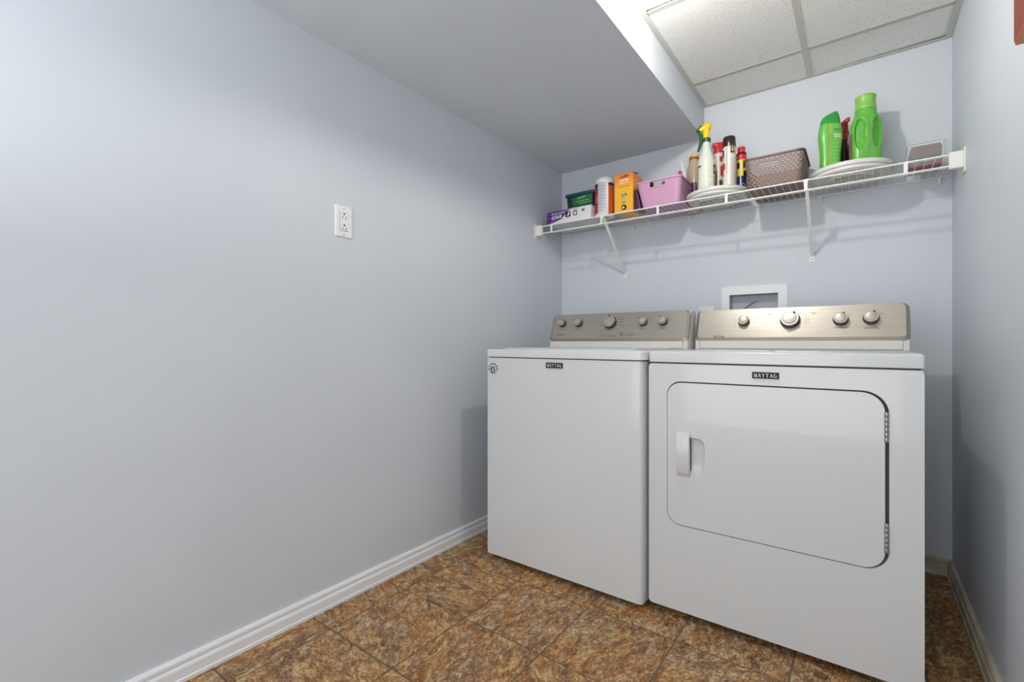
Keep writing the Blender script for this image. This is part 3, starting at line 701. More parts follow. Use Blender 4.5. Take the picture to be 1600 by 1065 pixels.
# teal lidded tub on top of it
M_TEAL = mat('teal_plastic', '14555e', 0.35); M_TEALD = mat('dark_teal_plastic', '0a2b33', 0.4); M_GREENL = mat('green_label', '24703a', 0.35, var=0.8)
t = thing('teal_tub', 'dark teal plastic tub with a green label on top of the purple box', 'container', (.27, -.19, 1.7065))
g = NB(); zb = 1.7075
loft(g, [[(u, v, z) for u, v in rrect(.178+e, .346-e, -.250+e, -.13-e, .008, 3)] for e, z in ((.006, zb), (.004, zb+.006), (0, zb+.075))]); obj('tub_body', g, M_TEALD, t)
g = NB(); loft(g, [[(u, v, z) for u, v in rrect(.170+e, .3515-e, -.257+e, -.125-e, .008, 3)] for e, z in ((0, zb+.075), (0, zb+.086), (.003, zb+.090))]); obj('lid', g, M_TEAL, t)
g = NB(); loft(g, [[(u, v, z) for u, v in rrect(.180+e, .344-e, -.2525+e, -.128-e, .008, 3)] for e, z in ((0, zb+.0005), (0, zb+.012))]); obj('base_band', g, M_TEAL, t)
lb = obj('label', plate(NB(), [[(.220, zb+.020), (.29, zb+.014), (.338, zb+.022), (.340, zb+.062), (.33, zb+.071), (.24, zb+.070), (.212, zb+.060)]], front, -.2515, -.2490), M_GREENL, t, False)
g = NB(); plate(g, [[(.245, zb+.052), (.30, zb+.058), (.305, zb+.066), (.25, zb+.061)]], front, -.2520, -.2512); plate(g, [rrect(.262, .335, zb+.026, zb+.029, .001, 1)], front, -.2520, -.2512); plate(g, [rrect(.24, .32, zb+.038, zb+.042, .001, 1)], front, -.2520, -.2512)
obj('label_print', g, mat('pale_green_print', '7fb283', 0.4), lb, False)

# white wipes canister
c = (.405, -.228); t = thing('wipes_canister', 'white round canister with red and orange label left of the orange box', 'canister', (*c, DECK))
R_ = .052
obj('canister_body', lathe(NB(), [(R_-.003, 0), (R_, .003), (R_, .190), (R_-.001, .194), (R_-.001, .197), (R_-.003, .205), (R_-.010, .215), (R_-.022, .2205), (0, .222)], (*c, DECK), 36), M_PLW, t, ang=50)
r1 = R_ + .0005
lb = obj('label_red', sleeve(NB(), c, r1, DECK+.018, DECK+.165, A0-95, A0-40, 12), mat('red_label', 'b92a33', 0.4, var=0.5), t)
obj('label_orange_patch', sleeve(NB(), c, r1+.0003, DECK+.075, DECK+.118, A0-70, A0-40, 8), mat('orange_label_patch', 'd5743a', 0.4, var=0.8), lb)
obj('label_navy_band', sleeve(NB(), c, r1+.0004, DECK+.165, DECK+.180, A0-95, A0-40, 12), mat('navy_label', '23304f', 0.4), t)
obj('label_text_panel', sleeve(NB(), c, r1, DECK+.020, DECK+.185, A0-37, A0+10, 10), mat('pale_blue_label', 'c5c9d6', 0.45, var=0.4), t)
lo = obj('label_orange', sleeve(NB(), c, r1, DECK+.008, DECK+.168, A0+24, A0+110, 16), mat('orange_label', 'd9642b', 0.4, var=0.4), t)
obj('label_navy_band', sleeve(NB(), c, r1+.0003, DECK+.168, DECK+.182, A0+24, A0+110, 16), mat('maroon_label', '401f2c', 0.4), t)
g = NB()
for k in range(9): sleeve(g, c, r1+.0006, DECK+.03+.0165*k, DECK+.0325+.0165*k, A0-33, A0+(6 if k % 3 else -6), 6)
obj('label_small_print', g, mat('grey_blue_print', '8a8f9f', 0.5), t)

# orange duster box
M_ORB = NT('orange_to_yellow_card')
tc = M_ORB.n('ShaderNodeTexCoord'); sp = M_ORB.n('ShaderNodeSeparateXYZ'); M_ORB.l(tc.outputs['Generated'], sp.inputs[0])
M_ORB.l(ramp(M_ORB, sp.outputs[2], [(0.1, 'f0b030'), (0.6, 'efb42c'), (0.85, 'ee8e30'), (1.0, 'e8842f')]), M_ORB.b.inputs['Base Color']); M_ORB.b.inputs['Roughness'].default_value = .4
M_ORB = M_ORB.m
t = thing('orange_box', 'upright orange and yellow card box of dusters beside the pink basket', 'box', (.541, -.22, DECK))
bx = (.4905, .5915, -.284, -.152, DECK, 1.833)
obj('carton', B(*bx, bev=.0006, seg=1), M_ORB, t)
obj('open_flap', plate(NB(), [[(.492, -.282), (.590, -.282), (.590, -.20), (.492, -.20)]], lambda u, v, d: (u, v - d*0, 1.833 + d + max(0, (v+.284))*.18), .0008, .0015), mat('dark_orange_flap', '9c4a14', 0.6), t, False)
yp = bx[2]
obj('lettering', text_mesh('Swiffer', .020, (.545, yp - .0006, 1.8175), (1, 0, .07), (0, 0, 1), .052, .15, .0004), mat('dark_blue_print', '2a2735', .4), t, False)
obj('lettering', text_mesh('DUSTERS', .013, (.545, yp - .0006, 1.7985), (1, 0, .03), (0, 0, 1), .052, 0, .0005), M_PLW, t, False)
obj('lettering', text_mesh('HEAVY DUTY', .010, (.545, yp - .0006, 1.785), (1, 0, .03), (0, 0, 1), .052, 0, .0003), M_PLW, t, False)
g = NB(); plate(g, [rrect(.515, .575, 1.7655, 1.7675, .0005, 1)], front, yp-.0006, yp); obj('small_print', g, mat('brown_print_line', '7a4a1a', .5), t, False)
g = NB(); lathe(g, [(.010, 0), (.010, .0004)], (.543, yp, 1.722), 16, ax=(0, -1, 0)); plate(g, [[(.539, 1.706), (.548, 1.706), (.551, 1.716), (.536, 1.716)]], front, yp-.0005, yp)
lathe(g, [(.012, 0), (.012, .0004)], (.541, yp, 1.692), 16, ax=(0, -1, 0)); obj('picture_print', g, mat('pale_teal_print', 'a3c9b4', .4, var=.6), t, False)
g = NB(); plate(g, [[(.530, 1.716), (.536, 1.714), (.537, 1.726), (.532, 1.728)]], front, yp-.0009, yp); plate(g, [[(.550, 1.718), (.559, 1.716), (.556, 1.728), (.549, 1.730)]], front, yp-.0009, yp); plate(g, [[(.530, 1.684), (.553, 1.687), (.551, 1.683), (.534, 1.680)]], front, yp-.0009, yp)
obj('picture_print', g, mat('brown_figure_print', '5d4526', .4), t, False)
g = NB(); lathe(g, [(.0145, 0), (.0145, .0004)], (.543, yp, 1.657), 20, ax=(0, -1, 0)); cp = obj('round_picture', g, mat('black_brown_print', '2b150e', .4), t, False)
g = NB(); lathe(g, [(.0065, 0), (.0045, .0004)], (.540, yp-.0005, 1.656), 8, ax=(0, -1, 0)); obj('picture_highlight', g, M_PLW, cp, False)

# dark purple packet squeezed between orange box and pink basket
t = tag(obj('purple_packet', loft(NB(), [[(u, v, z) for u, v in rrect(.5935, .628-e, -.275, -.19, .003, 2)] for e, z in ((.002, DECK), (0, DECK+.015), (.006, DECK+.05), (.014, DECK+.085), (.022, DECK+.105))]), mat('dark_purple_foil', '4a2140', .3, var=.8, bump=.5, bscale=60), None, loc=(.61, -.23, DECK)), 'small dark purple packet between the orange box and pink basket', 'packet')

# ---------------------------------------------------------------- baskets
def basket(name, label, base, top, rad, m_wall, m_rim, hole, rows_, step, thick=.0022, tilt=None):
    (bx0, bx1, by0, by1, bz), (tx0, tx1, ty0, ty1, tz) = base, top
    t = thing(name, label, 'basket', ((bx0+bx1)/2, (by0+by1)/2, bz))
    # outline sampled by arc length on the top loop, matched on the bottom loop
    def loop(x0, x1, y0, y1, r, n=200):
        p = rrect(x0, x1, y0, y1, r, 8); p = p + [p[0]]
        L_ = [0]
        for a, b_ in zip(p, p[1:]): L_.append(L_[-1] + math.dist(a, b_))
        return p, L_
    pt, Lt = loop(tx0, tx1, ty0, ty1, rad); pb, Lb = loop(bx0, bx1, by0, by1, rad*.85)
    def at(p, L_, s):
        s = (s % 1.0) * L_[-1]
        for i in range(len(L_) - 1):
            if s <= L_[i+1] + 1e-12:
                k = (s - L_[i]) / max(1e-9, L_[i+1] - L_[i]); return (p[i][0] + k*(p[i+1][0]-p[i][0]), p[i][1] + k*(p[i+1][1]-p[i][1]))
        return p[-1]
    n = int(Lt[-1] / step); n -= n % 2
    g = NB(); V = []
    def pos(i, h_):
        s = i / n; a = at(pt, Lt, s); b_ = at(pb, Lb, s); return (b_[0] + h_*(a[0]-b_[0]), b_[1] + h_*(a[1]-b_[1]), bz + h_*(tz-bz))
    for j in range(rows_ + 1): V.append([g.verts.new(pos(i, j / rows_)) for i in range(n)])
    for j in range(rows_):
        for i in range(n):
            c_ = pos(i + .5, (j + .5) / rows_)
            if hole(i, j, c_): continue
            g.faces.new((V[j][i], V[j][(i+1) % n], V[j+1][(i+1) % n], V[j+1][i]))
    bmesh.ops.recalc_face_normals(g, faces=g.faces)
    w = obj('basket_wall', g, m_wall, t, False)
    md = w.modifiers.new('thickness', 'SOLIDIFY'); md.thickness = thick; md.offset = -1
    g = NB(); plate(g, [rrect(bx0+.001, bx1-.001, by0+.001, by1-.001, rad*.8, 5)], lambda u, v, d: (u, v, d), bz + .0005, bz + .003)
    obj('basket_base', g, m_wall, t, False)
    g = NB(); e = .0045
    plate(g, [rrect(tx0-e, tx1+e, ty0-e, ty1+e, rad+e, 6), rrect(tx0+.003, tx1-.003, ty0+.003, ty1-.003, rad-.003, 6)], lambda u, v, d: (u, v, d), tz - .004, tz + .003)
    obj('rim', g, m_rim, t, False)
    return t
def weave_material(name, c, scale, strength):
    nt = NT(name); b = nt.b; b.inputs['Base Color'].default_value = lin(c); b.inputs['Roughness'].default_value = .45
    tc = nt.n('ShaderNodeTexCoord'); v = nt.n('ShaderNodeTexVoronoi', i_Scale=scale, feature='F1', distance='CHEBYCHEV'); v.inputs['Randomness'].default_value = .1
    nt.l(tc.outputs['Object'], v.inputs['Vector'])
    bp = nt.n('ShaderNodeBump', i_Strength=strength, i_Distance=.002); nt.l(v.outputs['Distance'], bp.inputs['Height']); nt.l(bp.outputs[0], b.inputs['Normal'])
    return nt.m
M_PINK = weave_material('pink_woven_plastic', 'c898b8', 230.0, .6)
M_PINKR = mat('pink_plastic', 'cf9fbe', .4)
def pink_hole(i, j, c_):
    x, y, z = c_
    return y < -.26 and .682 < x < .765 and 1.733 < z < 1.7605
pb = basket('pink_basket', 'pink woven plastic basket with a handle slot and a red clip', (.640, .822, -.278, -.092, DECK), (.608, .836, -.285, -.080, 1.764), .022, M_PINK, M_PINKR, pink_hole, 28, .0062)
g = NB(); plate(g, [rrect(.676, .771, 1.728, 1.7625, .003, 2), rrect(.6815, .7655, 1.7325, 1.7605, .002, 2)], lambda u, v, d: (u, -.2855 + (1.764-v)*.053 + d, v), -.0025, .0025); obj('slot_surround', g, M_PINKR, pb, False)
M_RED = mat('red_plastic', 'b3202e', .35)
def clip(c_, s, label):
    g = NB(); lathe(g, [(s*.75, 0), (s, s*.3), (s*.75, s*.8), (0, s*1.1)], c_, 7, ax=(0, -1, .3))
    return tag(obj('red_clip', g, M_RED, None, loc=c_), label, 'clip')
clip((.747, -.272, 1.7455), .0095, 'red knob seen through the handle slot of the pink basket')
g = NB(); loft(g, [[(.808, -.272, 1.767), (.838, -.272, 1.767), (.838, -.262, 1.767), (.808, -.262, 1.767)], [(.818, -.272, 1.785), (.838, -.272, 1.789), (.838, -.264, 1.789), (.818, -.264, 1.785)]])
obj('rim_tab', g, M_PINKR, pb)
clip((.829, -.274, 1.780), .0085, 'red knob on the top right corner of the pink basket')
# white brush handle leaning out of the basket
t = tag(obj('brush_handle', tube(NB(), [(.800, -.125, 1.66), (.8145, -.125, 1.765), (.806, -.123, 1.80), (.797, -.120, 1.845), (.790, -.119, 1.885), (.786, -.118, 1.897)], [.008, .0095, .0105, .0095, .006, .002], 10), M_PLW, None, loc=(.80, -.125, 1.66)), 'white plastic brush handle sticking up out of the pink basket', 'brush')
# dark cap inside basket
t = tag(obj('dark_bottle', lathe(NB(), [(.02, 0), (.022, .003), (.022, .105), (.014, .118), (.014, .143), (.012, .147), (0, .147)], (.655, -.20, DECK + .005), 20), M_BLACK, None, loc=(.655, -.20, DECK + .004)), 'black capped bottle just showing over the left rim of the pink basket', 'bottle')
# purple pouch behind pink basket / left of turntable
tag(obj('purple_pouch', loft(NB(), [[(u, v, z) for u, v in rrect(.8445+e, .870-e, -.150+e*.5, -.112-e*.5, .006, 2)] for e, z in ((.002, DECK+.0145), (0, DECK+.03), (.001, DECK+.09), (.003, DECK+.128))]), mat('deep_purple_plastic', '3a1446', .35), None, loc=(.857, -.131, DECK+.0145)), 'deep purple packet on the left turntable between pink basket and spray bottle', 'packet')

M_BROWN = mat('brown_plastic_basket', '7d675d', .45); M_BROWNR = mat('dark_brown_rim', '55433d', .45)
def brown_hole(i, j, c_):
    x, y, z = c_
    if y < -.24 and 1.165 < x < 1.255 and 1.716 < z < 1.748: return z > 1.722 and z < 1.742 and 1.172 < x < 1.25 and (j % 2 == 0)
    if j < 2 or j > 24: return False
    if j % 2 != 0: return False
    return (i + (2 if (j // 2) % 2 else 0)) % 4 < 2
bb = basket('brown_basket', 'brown perforated plastic basket between the two turntables', (1.131, 1.333, -.272, -.030, DECK), (1.114, 1.346, -.286, -.020, 1.768), .024, M_BROWN, M_BROWNR, brown_hole, 27, .0050)

# ---------------------------------------------------------------- turntables
def turntable(cx_, cy_, R_, label):
    t = thing('turntable', label, 'turntable', (cx_, cy_, DECK), 'white plastic turntables on the wire shelf')
    z0 = DECK
    obj('tray', lathe(NB(), [(0, .014), (R_-.012, .014), (R_-.008, .016), (R_-.005, .044), (R_-.002, .046), (R_, .0445), (R_, .031), (R_-.003, .0285), (R_-.014, .0270), (R_-.0145, .0115), (0, .0115)], (cx_, cy_, z0), 64, closed=False), M_PLG, t, ang=30)
    obj('base_ring', lathe(NB(), [(.088, 0), (.092, 0), (.092, .0113), (.088, .0113), (.088, 0)], (cx_, cy_, z0), 48, closed=False), M_PLG, t)
    obj('inner_ring', lathe(NB(), [(.040, .002), (.043, .002), (.043, .0115), (.040, .0115), (.040, .002)], (cx_, cy_, z0), 36, closed=False), M_PLG, t)
    obj('hub', lathe(NB(), [(0, .0), (.016, .0), (.018, .002), (.018, .012)], (cx_, cy_, z0), 24), M_PLG, t)
    for k in range(8):
        a = 2*pi*k/8 + .2; g = NB(); dx, dy = cos(a), sin(a); w = .0012
        p = [(cx_ + dx*r - dy*w*s, cy_ + dy*r + dx*w*s) for r, s in ((.019, -1), (.087, -1), (.087, 1), (.019, 1))]
        loft(g, [[(u, v, z) for u, v in p] for z in (z0 + .003, z0 + .0115)]); obj('rib', g, M_PLG, t, False)
    for a in (200, 250, 320):
        a = radians(a + (15 if cx_ > 1.2 else 0)); r = .066; g = NB(); box(g, -.008, .008, -.0045, .0045, z0 + .0095, z0 + .0114); 
        bmesh.ops.transform(g, matrix=Matrix.Translation((cx_ + r*cos(a), cy_ + r*sin(a), 0)), verts=g.verts); obj('slot', g, M_BLACK, t, False)
    return t
turntable(.972, -.150, .142, 'left white round turntable holding spray bottles and aerosol cans')
turntable(1.502, -.150, .146, 'right white round turntable holding the two green bottles')
TZ = DECK + .0145

# front spray bottle
M_CLEARW = mat('milky_translucent_bottle', 'dcdfd0', .3, alpha=1.0, sss=0); M_GREEND = mat('dark_green_plastic', '1f5230', .35); M_YEL = mat('yellow_plastic', 'f0cc22', .35)
c = (.938, -.222); R_ = .0405
t = thing('spray_bottle', 'white spray bottle with yellow head and dark green trigger on left turntable', 'spray bottle', (*c, TZ))
z = TZ
obj('bottle_body', lathe(NB(), [(R_-.004, 0), (R_, .005), (R_, .060), (R_-.0005, .165), (R_-.002, .178), (R_-.0075, .193), (R_-.0145, .213), (.0205, .232), (.0175, .248), (.016, .262), (.016, .272)], (*c, z), 36), M_CLEARW, t, ang=50)
obj('collar', lathe(NB(), [(.0195, 0), (.020, .002), (.020, .018), (.0175, .020)], (*c, z+.268), 24), M_GREEND, t)
obj('spray_neck', lathe(NB(), [(.0165, 0), (.0150, .02), (.0150, .058)], (*c, z+.284), 20), M_YEL, t)
hd = Vector((-.80, -.60, 0)).normalized()   # nozzle points left in the picture, square to the view
hd = Vector((-.82, -.35, 0)).normalized()
g = NB(); hx = Vector((*c, z+.345))
side = Vector((-hd.y, hd.x, 0))
secs = [(-.022, .006, .010), (-.020, .013, .016), (-.008, .017, .0205), (.004, .017, .0205), (.016, .013, .015), (.028, .009, .0095), (.036, .008, .008)]
loft(g, [[hx + hd*s + side*(w*cos(a)) + Vector((0, 0, h_*sin(a) - max(0, s)*.45)) for a in [2*pi*k/14 for k in range(14)]] for s, w, h_ in secs])
hdo = obj('spray_head', g, M_YEL, t, ang=60)
g = tube(NB(), [hx + hd*.030 + Vector((0, 0, -.014)), hx + hd*.040 + Vector((0, 0, -.019))], .0085, 10); obj('nozzle', g, M_GREEND, hdo)
g = tube(NB(), [hx + hd*.012 + Vector((0, 0, .006)), hx + hd*.028 + Vector((0, 0, .004)), hx + hd*.042 + Vector((0, 0, -.012)), hx + hd*.046 + Vector((0, 0, -.024))], .003, 8); obj('head_trim', g, M_GREEND, hdo)
g = NB(); pts = [(.034, -.024), (.026, -.034), (.021, -.052), (.024, -.075), (.031, -.100), (.037, -.118)]; wd = [.005, .0085, .0095, .009, .0075, .005]
g = tube(NB(), [hx + hd*s + Vector((0, 0, h_)) for s, h_ in pts], wd, 8); obj('trigger', g, M_GREEND, t)
g = NB()
for k in range(5): sleeve(g, c, R_+.0004, z+.035+.028*k, z+.0365+.028*k, A0-18, A0+2, 4)
for k in range(3): sleeve(g, c, R_+.0004, z+.06+.03*k, z+.0615+.03*k, A0+12, A0+26, 4)
sleeve(g, c, R_+.0004, z+.035, z+.15, A0-19, A0-17.5, 2); obj('scale_marks', g, mat('grey_green_marks', '9fa392', .5), t)
g = NB(); sleeve(g, c, R_+.0005, z+.018, z+.15, A0-78, A0-72, 3); sleeve(g, c, R_+.0005, z+.143, z+.150, A0-75, A0-45, 5); obj('label_edge', g, M_PRINTD, t)
g = NB(); sleeve(g, c, R_+.0005, z+.105, z+.152, A0+38, A0+85, 8); lbl = obj('side_label', g, mat('dark_green_label', '1d4a2b', .4), t)
g = NB(); sleeve(g, c, R_+.0008, z+.118, z+.138, A0+45, A0+80, 6); obj('label_mark', g, mat('yellow_print', 'd8c23a', .4), lbl)
g = NB(); sleeve(g, c, R_+.0005, z+.02, z+.10, A0+42, A0+85, 8); obj('side_label', g, mat('tan_label', 'a59a5e', .4, var=.9), t)

# brown tinted bottle behind
c = (.8290, -.0370); R_ = .0350
t = thing('tan_bottle', 'tan translucent bottle with yellow cap behind the yellow headed sprayer', 'bottle', (*c, DECK))
obj('bottle_body', lathe(NB(), [(R_-.004, 0), (R_, .006), (R_-.0005, .06), (R_-.0015, .10), (R_, .14), (R_, .228), (R_-.003, .243), (R_-.010, .262), (.0225, .275), (.0205, .282)], (*c, DECK), 32), mat('tan_translucent_plastic', 'c6b59d', .22, var=.35), t, ang=50)
obj('collar', lathe(NB(), [(.0235, 0), (.0235, .012)], (*c, DECK+.281), 24), mat('rust_orange_band', 'a8542a', .4), t)
obj('cap', lathe(NB(), [(.0225, 0), (.0225, .011), (.016, .014), (0, .015)], (*c, DECK+.293), 24), M_YEL, t)

def can(c, R_, h_body, name, label, cap, m_body, zbase=TZ):
    t = thing(name, label, 'spray can', (*c, zbase))
    b_ = obj('can_body', lathe(NB(), [(R_-.002, 0), (R_, .002), (R_, .004), (R_-.0008, .006), (R_-.0008, h_body-.012), (R_-.0002, h_body-.010), (R_-.0004, h_body-.007), (R_*.82, h_body), (R_*.6, h_body+.003)], (*c, zbase), 32), m_body, t, ang=50)
    return t
M_REDCAP = mat('red_cap', 'cf2a33', .35)
# red and white can with trigger cap
c = (.972, -.128); R_ = .0228
t = can(c, R_, .238, 'red_spray_can', 'red and white aerosol can with red trigger cap behind the maroon capped can', None, mat('can_white_red', 'dedad6', .3))
g = lathe(NB(), [(R_-.001, 0), (R_-.0005, .004), (R_-.001, .030), (R_-.004, .036)], (*c, TZ+.236), 28); cp = obj('cap', g, M_REDCAP, t)
g = NB(); hx = Vector((*c, TZ+.278)); hd2 = Vector((-.8, -.35, 0)).normalized(); sd = Vector((-hd2.y, hd2.x, 0))
loft(g, [[hx + hd2*s + sd*(w*cos(a)) + Vector((0, 0, h_*sin(a) + o_)) for a in [2*pi*k/12 for k in range(12)]] for s, w, h_, o_ in ((-.024, .009, .008, .006), (-.018, .014, .016, .0), (0, .018, .017, -.002), (.018, .013, .014, -.001), (.027, .009, .012, .002))])
obj('trigger_hood', g, M_REDCAP, cp, ang=60)
r1 = R_ + .0003
g = NB(); sleeve(g, c, r1, TZ+.005, TZ+.15, A0-75, A0-35, 6); sleeve(g, c, r1, TZ+.15, TZ+.222, A0-80, A0-60, 3); sleeve(g, c, r1, TZ+.02, TZ+.06, A0+15, A0+80, 8); sleeve(g, c, r1, TZ+.12, TZ+.17, A0+10, A0+60, 6); sleeve(g, c, r1, TZ+.19, TZ+.215, A0+0, A0+70, 6)
obj('label_red', g, mat('red_print', 'c2363a', .4, var=.5), t)
g = NB(); sleeve(g, c, r1+.0002, TZ+.065, TZ+.10, A0-5, A0+60, 6); obj('label_green', g, mat('green_print', '3a5a35', .4, var=.9), t)

# maroon capped aerosol
c = (1.0345, -.192); R_ = .0295
t = can(c, R_, .233, 'maroon_spray_can', 'tall white aerosol can with a glossy dark maroon cap on left turntable', None, mat('cream_can', 'e2dcd2', .28))
obj('cap', lathe(NB(), [(R_, 0), (R_+.0003, .002), (R_-.0005, .040), (R_-.003, .047), (R_-.007, .0485), (R_-.009, .046), (0, .046)], (*c, TZ+.231), 32), mat('glossy_maroon_cap', '33100f', .18, coat=.5), t, ang=50)
r1 = R_ + .0003
g = NB()
for k in range(14): sleeve(g, c, r1, TZ+.060+.0085*k, TZ+.0615+.0085*k, A0-2, A0+(50 if k % 3 else 38), 6)
sleeve(g, c, r1, TZ+.045, TZ+.0475, A0-25, A0+60, 8); obj('label_small_print', g, mat('pinkish_grey_print', 'a5948c', .5), t)
g = NB(); sleeve(g, c, r1, TZ+.195, TZ+.226, A0-2, A0+34, 8); em = obj('label_emblem', g, mat('dark_emblem', '3a3328', .4), t)
g = NB(); sleeve(g, c, r1+.0003, TZ+.203, TZ+.221, A0+7, A0+26, 6); obj('emblem_centre', g, mat('gold_print', 'd8b84a', .4), em)
g = NB(); sleeve(g, c, r1, TZ+.12, TZ+.150, A0-85, A0-50, 6); sleeve(g, c, r1, TZ+.09, TZ+.12, A0-85, A0-68, 4); obj('label_red', g, mat('crimson_print', 'b83245', .4), t)
g = NB(); sleeve(g, c, r1, TZ+.18, TZ+.215, A0-85, A0-62, 4); sleeve(g, c, r1, TZ+.03, TZ+.036, A0-10, A0+70, 8); sleeve(g, c, r1, TZ+.10, TZ+.222, A0-34, A0-31, 2); obj('label_dark', g, mat('dark_brown_print', '3c2d26', .4), t)

# small blue/yellow can
c = (1.0755, -.128); R_ = .0215
t = can(c, R_, .206, 'blue_yellow_spray_can', 'small navy and yellow spray can with red cap beside the brown basket', None, mat('navy_can', '20264f', .3))
obj('shoulder', lathe(NB(), [(R_+.0008, 0), (R_+.0012, .003), (R_+.0008, .006), (R_*.75, .012)], (*c, TZ+.204), 28), M_BLACK, t)
obj('cap', lathe(NB(), [(R_*.80, 0), (R_*.80, .026), (R_*.72, .030), (0, .031)], (*c, TZ+.212), 24), M_REDCAP, t)
r1 = R_ + .0003
obj('label_red', sleeve(NB(), c, r1, TZ+.178, TZ+.203, A0-100, A0+100, 20), mat('bright_red_print', 'cc2f33', .4), t)
lb = obj('label_yellow', sleeve(NB(), c, r1, TZ+.10, TZ+.178, A0-100, A0+100, 20), mat('yellow_label', 'e6c92e', .4), t)
g = NB(); sleeve(g, c, r1+.0003, TZ+.135, TZ+.172, A0+5, A0+30, 4); sleeve(g, c, r1+.0003, TZ+.135, TZ+.165, A0-70, A0-35, 4); sleeve(g, c, r1+.0003, TZ+.10, TZ+.125, A0+10, A0+80, 6); obj('label_mark', g, M_BLACK, lb)
g = NB(); sleeve(g, c, r1+.0003, TZ+.02, TZ+.172, A0-32, A0-22, 2); obj('label_strip', g, mat('pale_strip', 'cfcbd6', .4), lb)
for a_ in range(0, 360, 30): pass
g = NB()
for k in range(10):
    a1, a2 = 2*pi*k/10, 2*pi*(k+1)/10
    q = []
    for rr_, aa in ((.0105, a1), (.0105, a2), (.008, a2), (.008, a1)):
        th = radians(A0 + 5) + rr_*cos(aa)/R_; q.append(g.verts.new((c[0] + (r1+.0004)*cos(th), c[1] + (r1+.0004)*sin(th), TZ+.052 + rr_*sin(aa)*1.2)))
    g.faces.new(q)
obj('label_ring', g, mat('pale_blue_print', 'b8c4e0', .4), t)

# ---------------------------------------------------------------- green bottles
M_GREEN = mat('bright_green_plastic', '62b444', .3); M_GREENC = mat('deep_green_cap', '2f9440', .3); M_GREEN3 = mat('green_translucent_cap', '86be58', .3)
def frame_axes(phi):   # width axis and facing axis of a flat bottle
    wx = Vector((cos(phi), sin(phi), 0)); fx = Vector((sin(phi), -cos(phi), 0)); return wx, fx
def superloop(c, wx, fx, z_, w, d, n=28, p=2.6, dz=None):
    out = []
    for k in range(n):
        a = 2*pi*k/n; ca, sa = cos(a), sin(a)
        u = math.copysign(abs(ca)**(2/p), ca) * w; v = math.copysign(abs(sa)**(2/p), sa) * d
        zz_ = z_ + (dz(u) if dz else 0); q = Vector((c[0], c[1], zz_)) + wx*u - fx*v; out.append(q)
    return out
# scent booster bottle
c = (1.432, -.190); wx, fx = frame_axes(radians(24))
t = thing('green_booster_bottle', 'slim waisted green bottle with a darker green cap on right turntable', 'bottle', (*c, TZ))
prof = [(0, .037, .024), (.005, .041, .027), (.05, .0375, .026), (.095, .0365, .0250), (.135, .0405, .027), (.17, .0445, .029), (.20, .043, .028), (.226, .0385, .026)]
obj('bottle_body', loft(NB(), [superloop(c, wx, fx, TZ+h_, w, d) for h_, w, d in prof]), M_GREEN, t, ang=60)
dzf = lambda u: .014*sin((u/.038)*1.3 + .2)
obj('cap', loft(NB(), [superloop(c, wx, fx, TZ+.226, .0375, .0255), superloop(c, wx, fx, TZ+.240, .0365, .0245), superloop(c, wx, fx, TZ+.258, .032, .021, dz=lambda u: .5*dzf(u)), superloop(c, wx, fx, TZ+.270, .027, .015, dz=dzf), superloop(c, wx, fx, TZ+.273, .015, .007, dz=lambda u: .9*dzf(u))]), M_GREENC, t, ang=70)
def bottle_pt(u, h_, off=.0012):
    for (h0, w0, d0), (h1, w1, d1) in zip(prof, prof[1:]):
        if h_ <= h1: k = (h_-h0)/(h1-h0); w = w0+k*(w1-w0); d = d0+k*(d1-d0); break
    v = d * (max(0, 1 - abs(u/w)**2.6)) ** (1/2.6); return Vector((c[0], c[1], TZ+h_)) + wx*u + fx*(v+off)
def patch(g, u0, u1, h0, h1, off=.0012, nu=4, nh=4):
    V = [[g.verts.new(bottle_pt(u0+(u1-u0)*i/nu, h0+(h1-h0)*j/nh, off)) for i in range(nu+1)] for j in range(nh+1)]
    for j in range(nh):
        for i in range(nu): g.faces.new((V[j][i], V[j][i+1], V[j+1][i+1], V[j+1][i]))
g = NB(); patch(g, -.006, .036, .010, .222, .0008, 6, 16); lb = obj('front_label', g, mat('green_label_film', '6cbd52', .35), t)
g = NB(); patch(g, -.0125, -.0065, .012, .222, .0012, 2, 16); obj('gold_strip', g, mat('pale_gold_strip', 'c9cf6d', .3, metal=.2, var=.9), t)
g = NB()
for h_ in (.060, .076, .092, .108, .124, .140): patch(g, .001, .031, h_, h_+.0022, .0014, 5, 1)
obj('label_lines', g, mat('pale_green_line', '8edb72', .4), lb)
g = NB(); patch(g, .003, .030, .195, .199, .0016, 5, 1); patch(g, .006, .028, .188, .190, .0016, 5, 1); obj('label_small_print', g, mat('dark_green_print', '2b6a2c', .4), lb)
for uc in (.0105, .0255):
    g = NB(); n = 14
    for k in range(n):
        a1, a2 = 2*pi*k/n, 2*pi*(k+1)/n
        g.faces.new([g.verts.new(bottle_pt(uc + r_*.85*cos(aa), .171 + r_*1.25*sin(aa), .0018)) for r_, aa in ((.0068, a1), (.0068, a2), (.0038, a2), (.0038, a1))])
    obj('white_ring', g, M_PLW, lb)
g = NB(); patch(g, .008, .026, .020, .050, .0014, 4, 3); obj('label_emblem', g, mat('yellow_green_print', 'a3cf3a', .4, var=.7), lb)

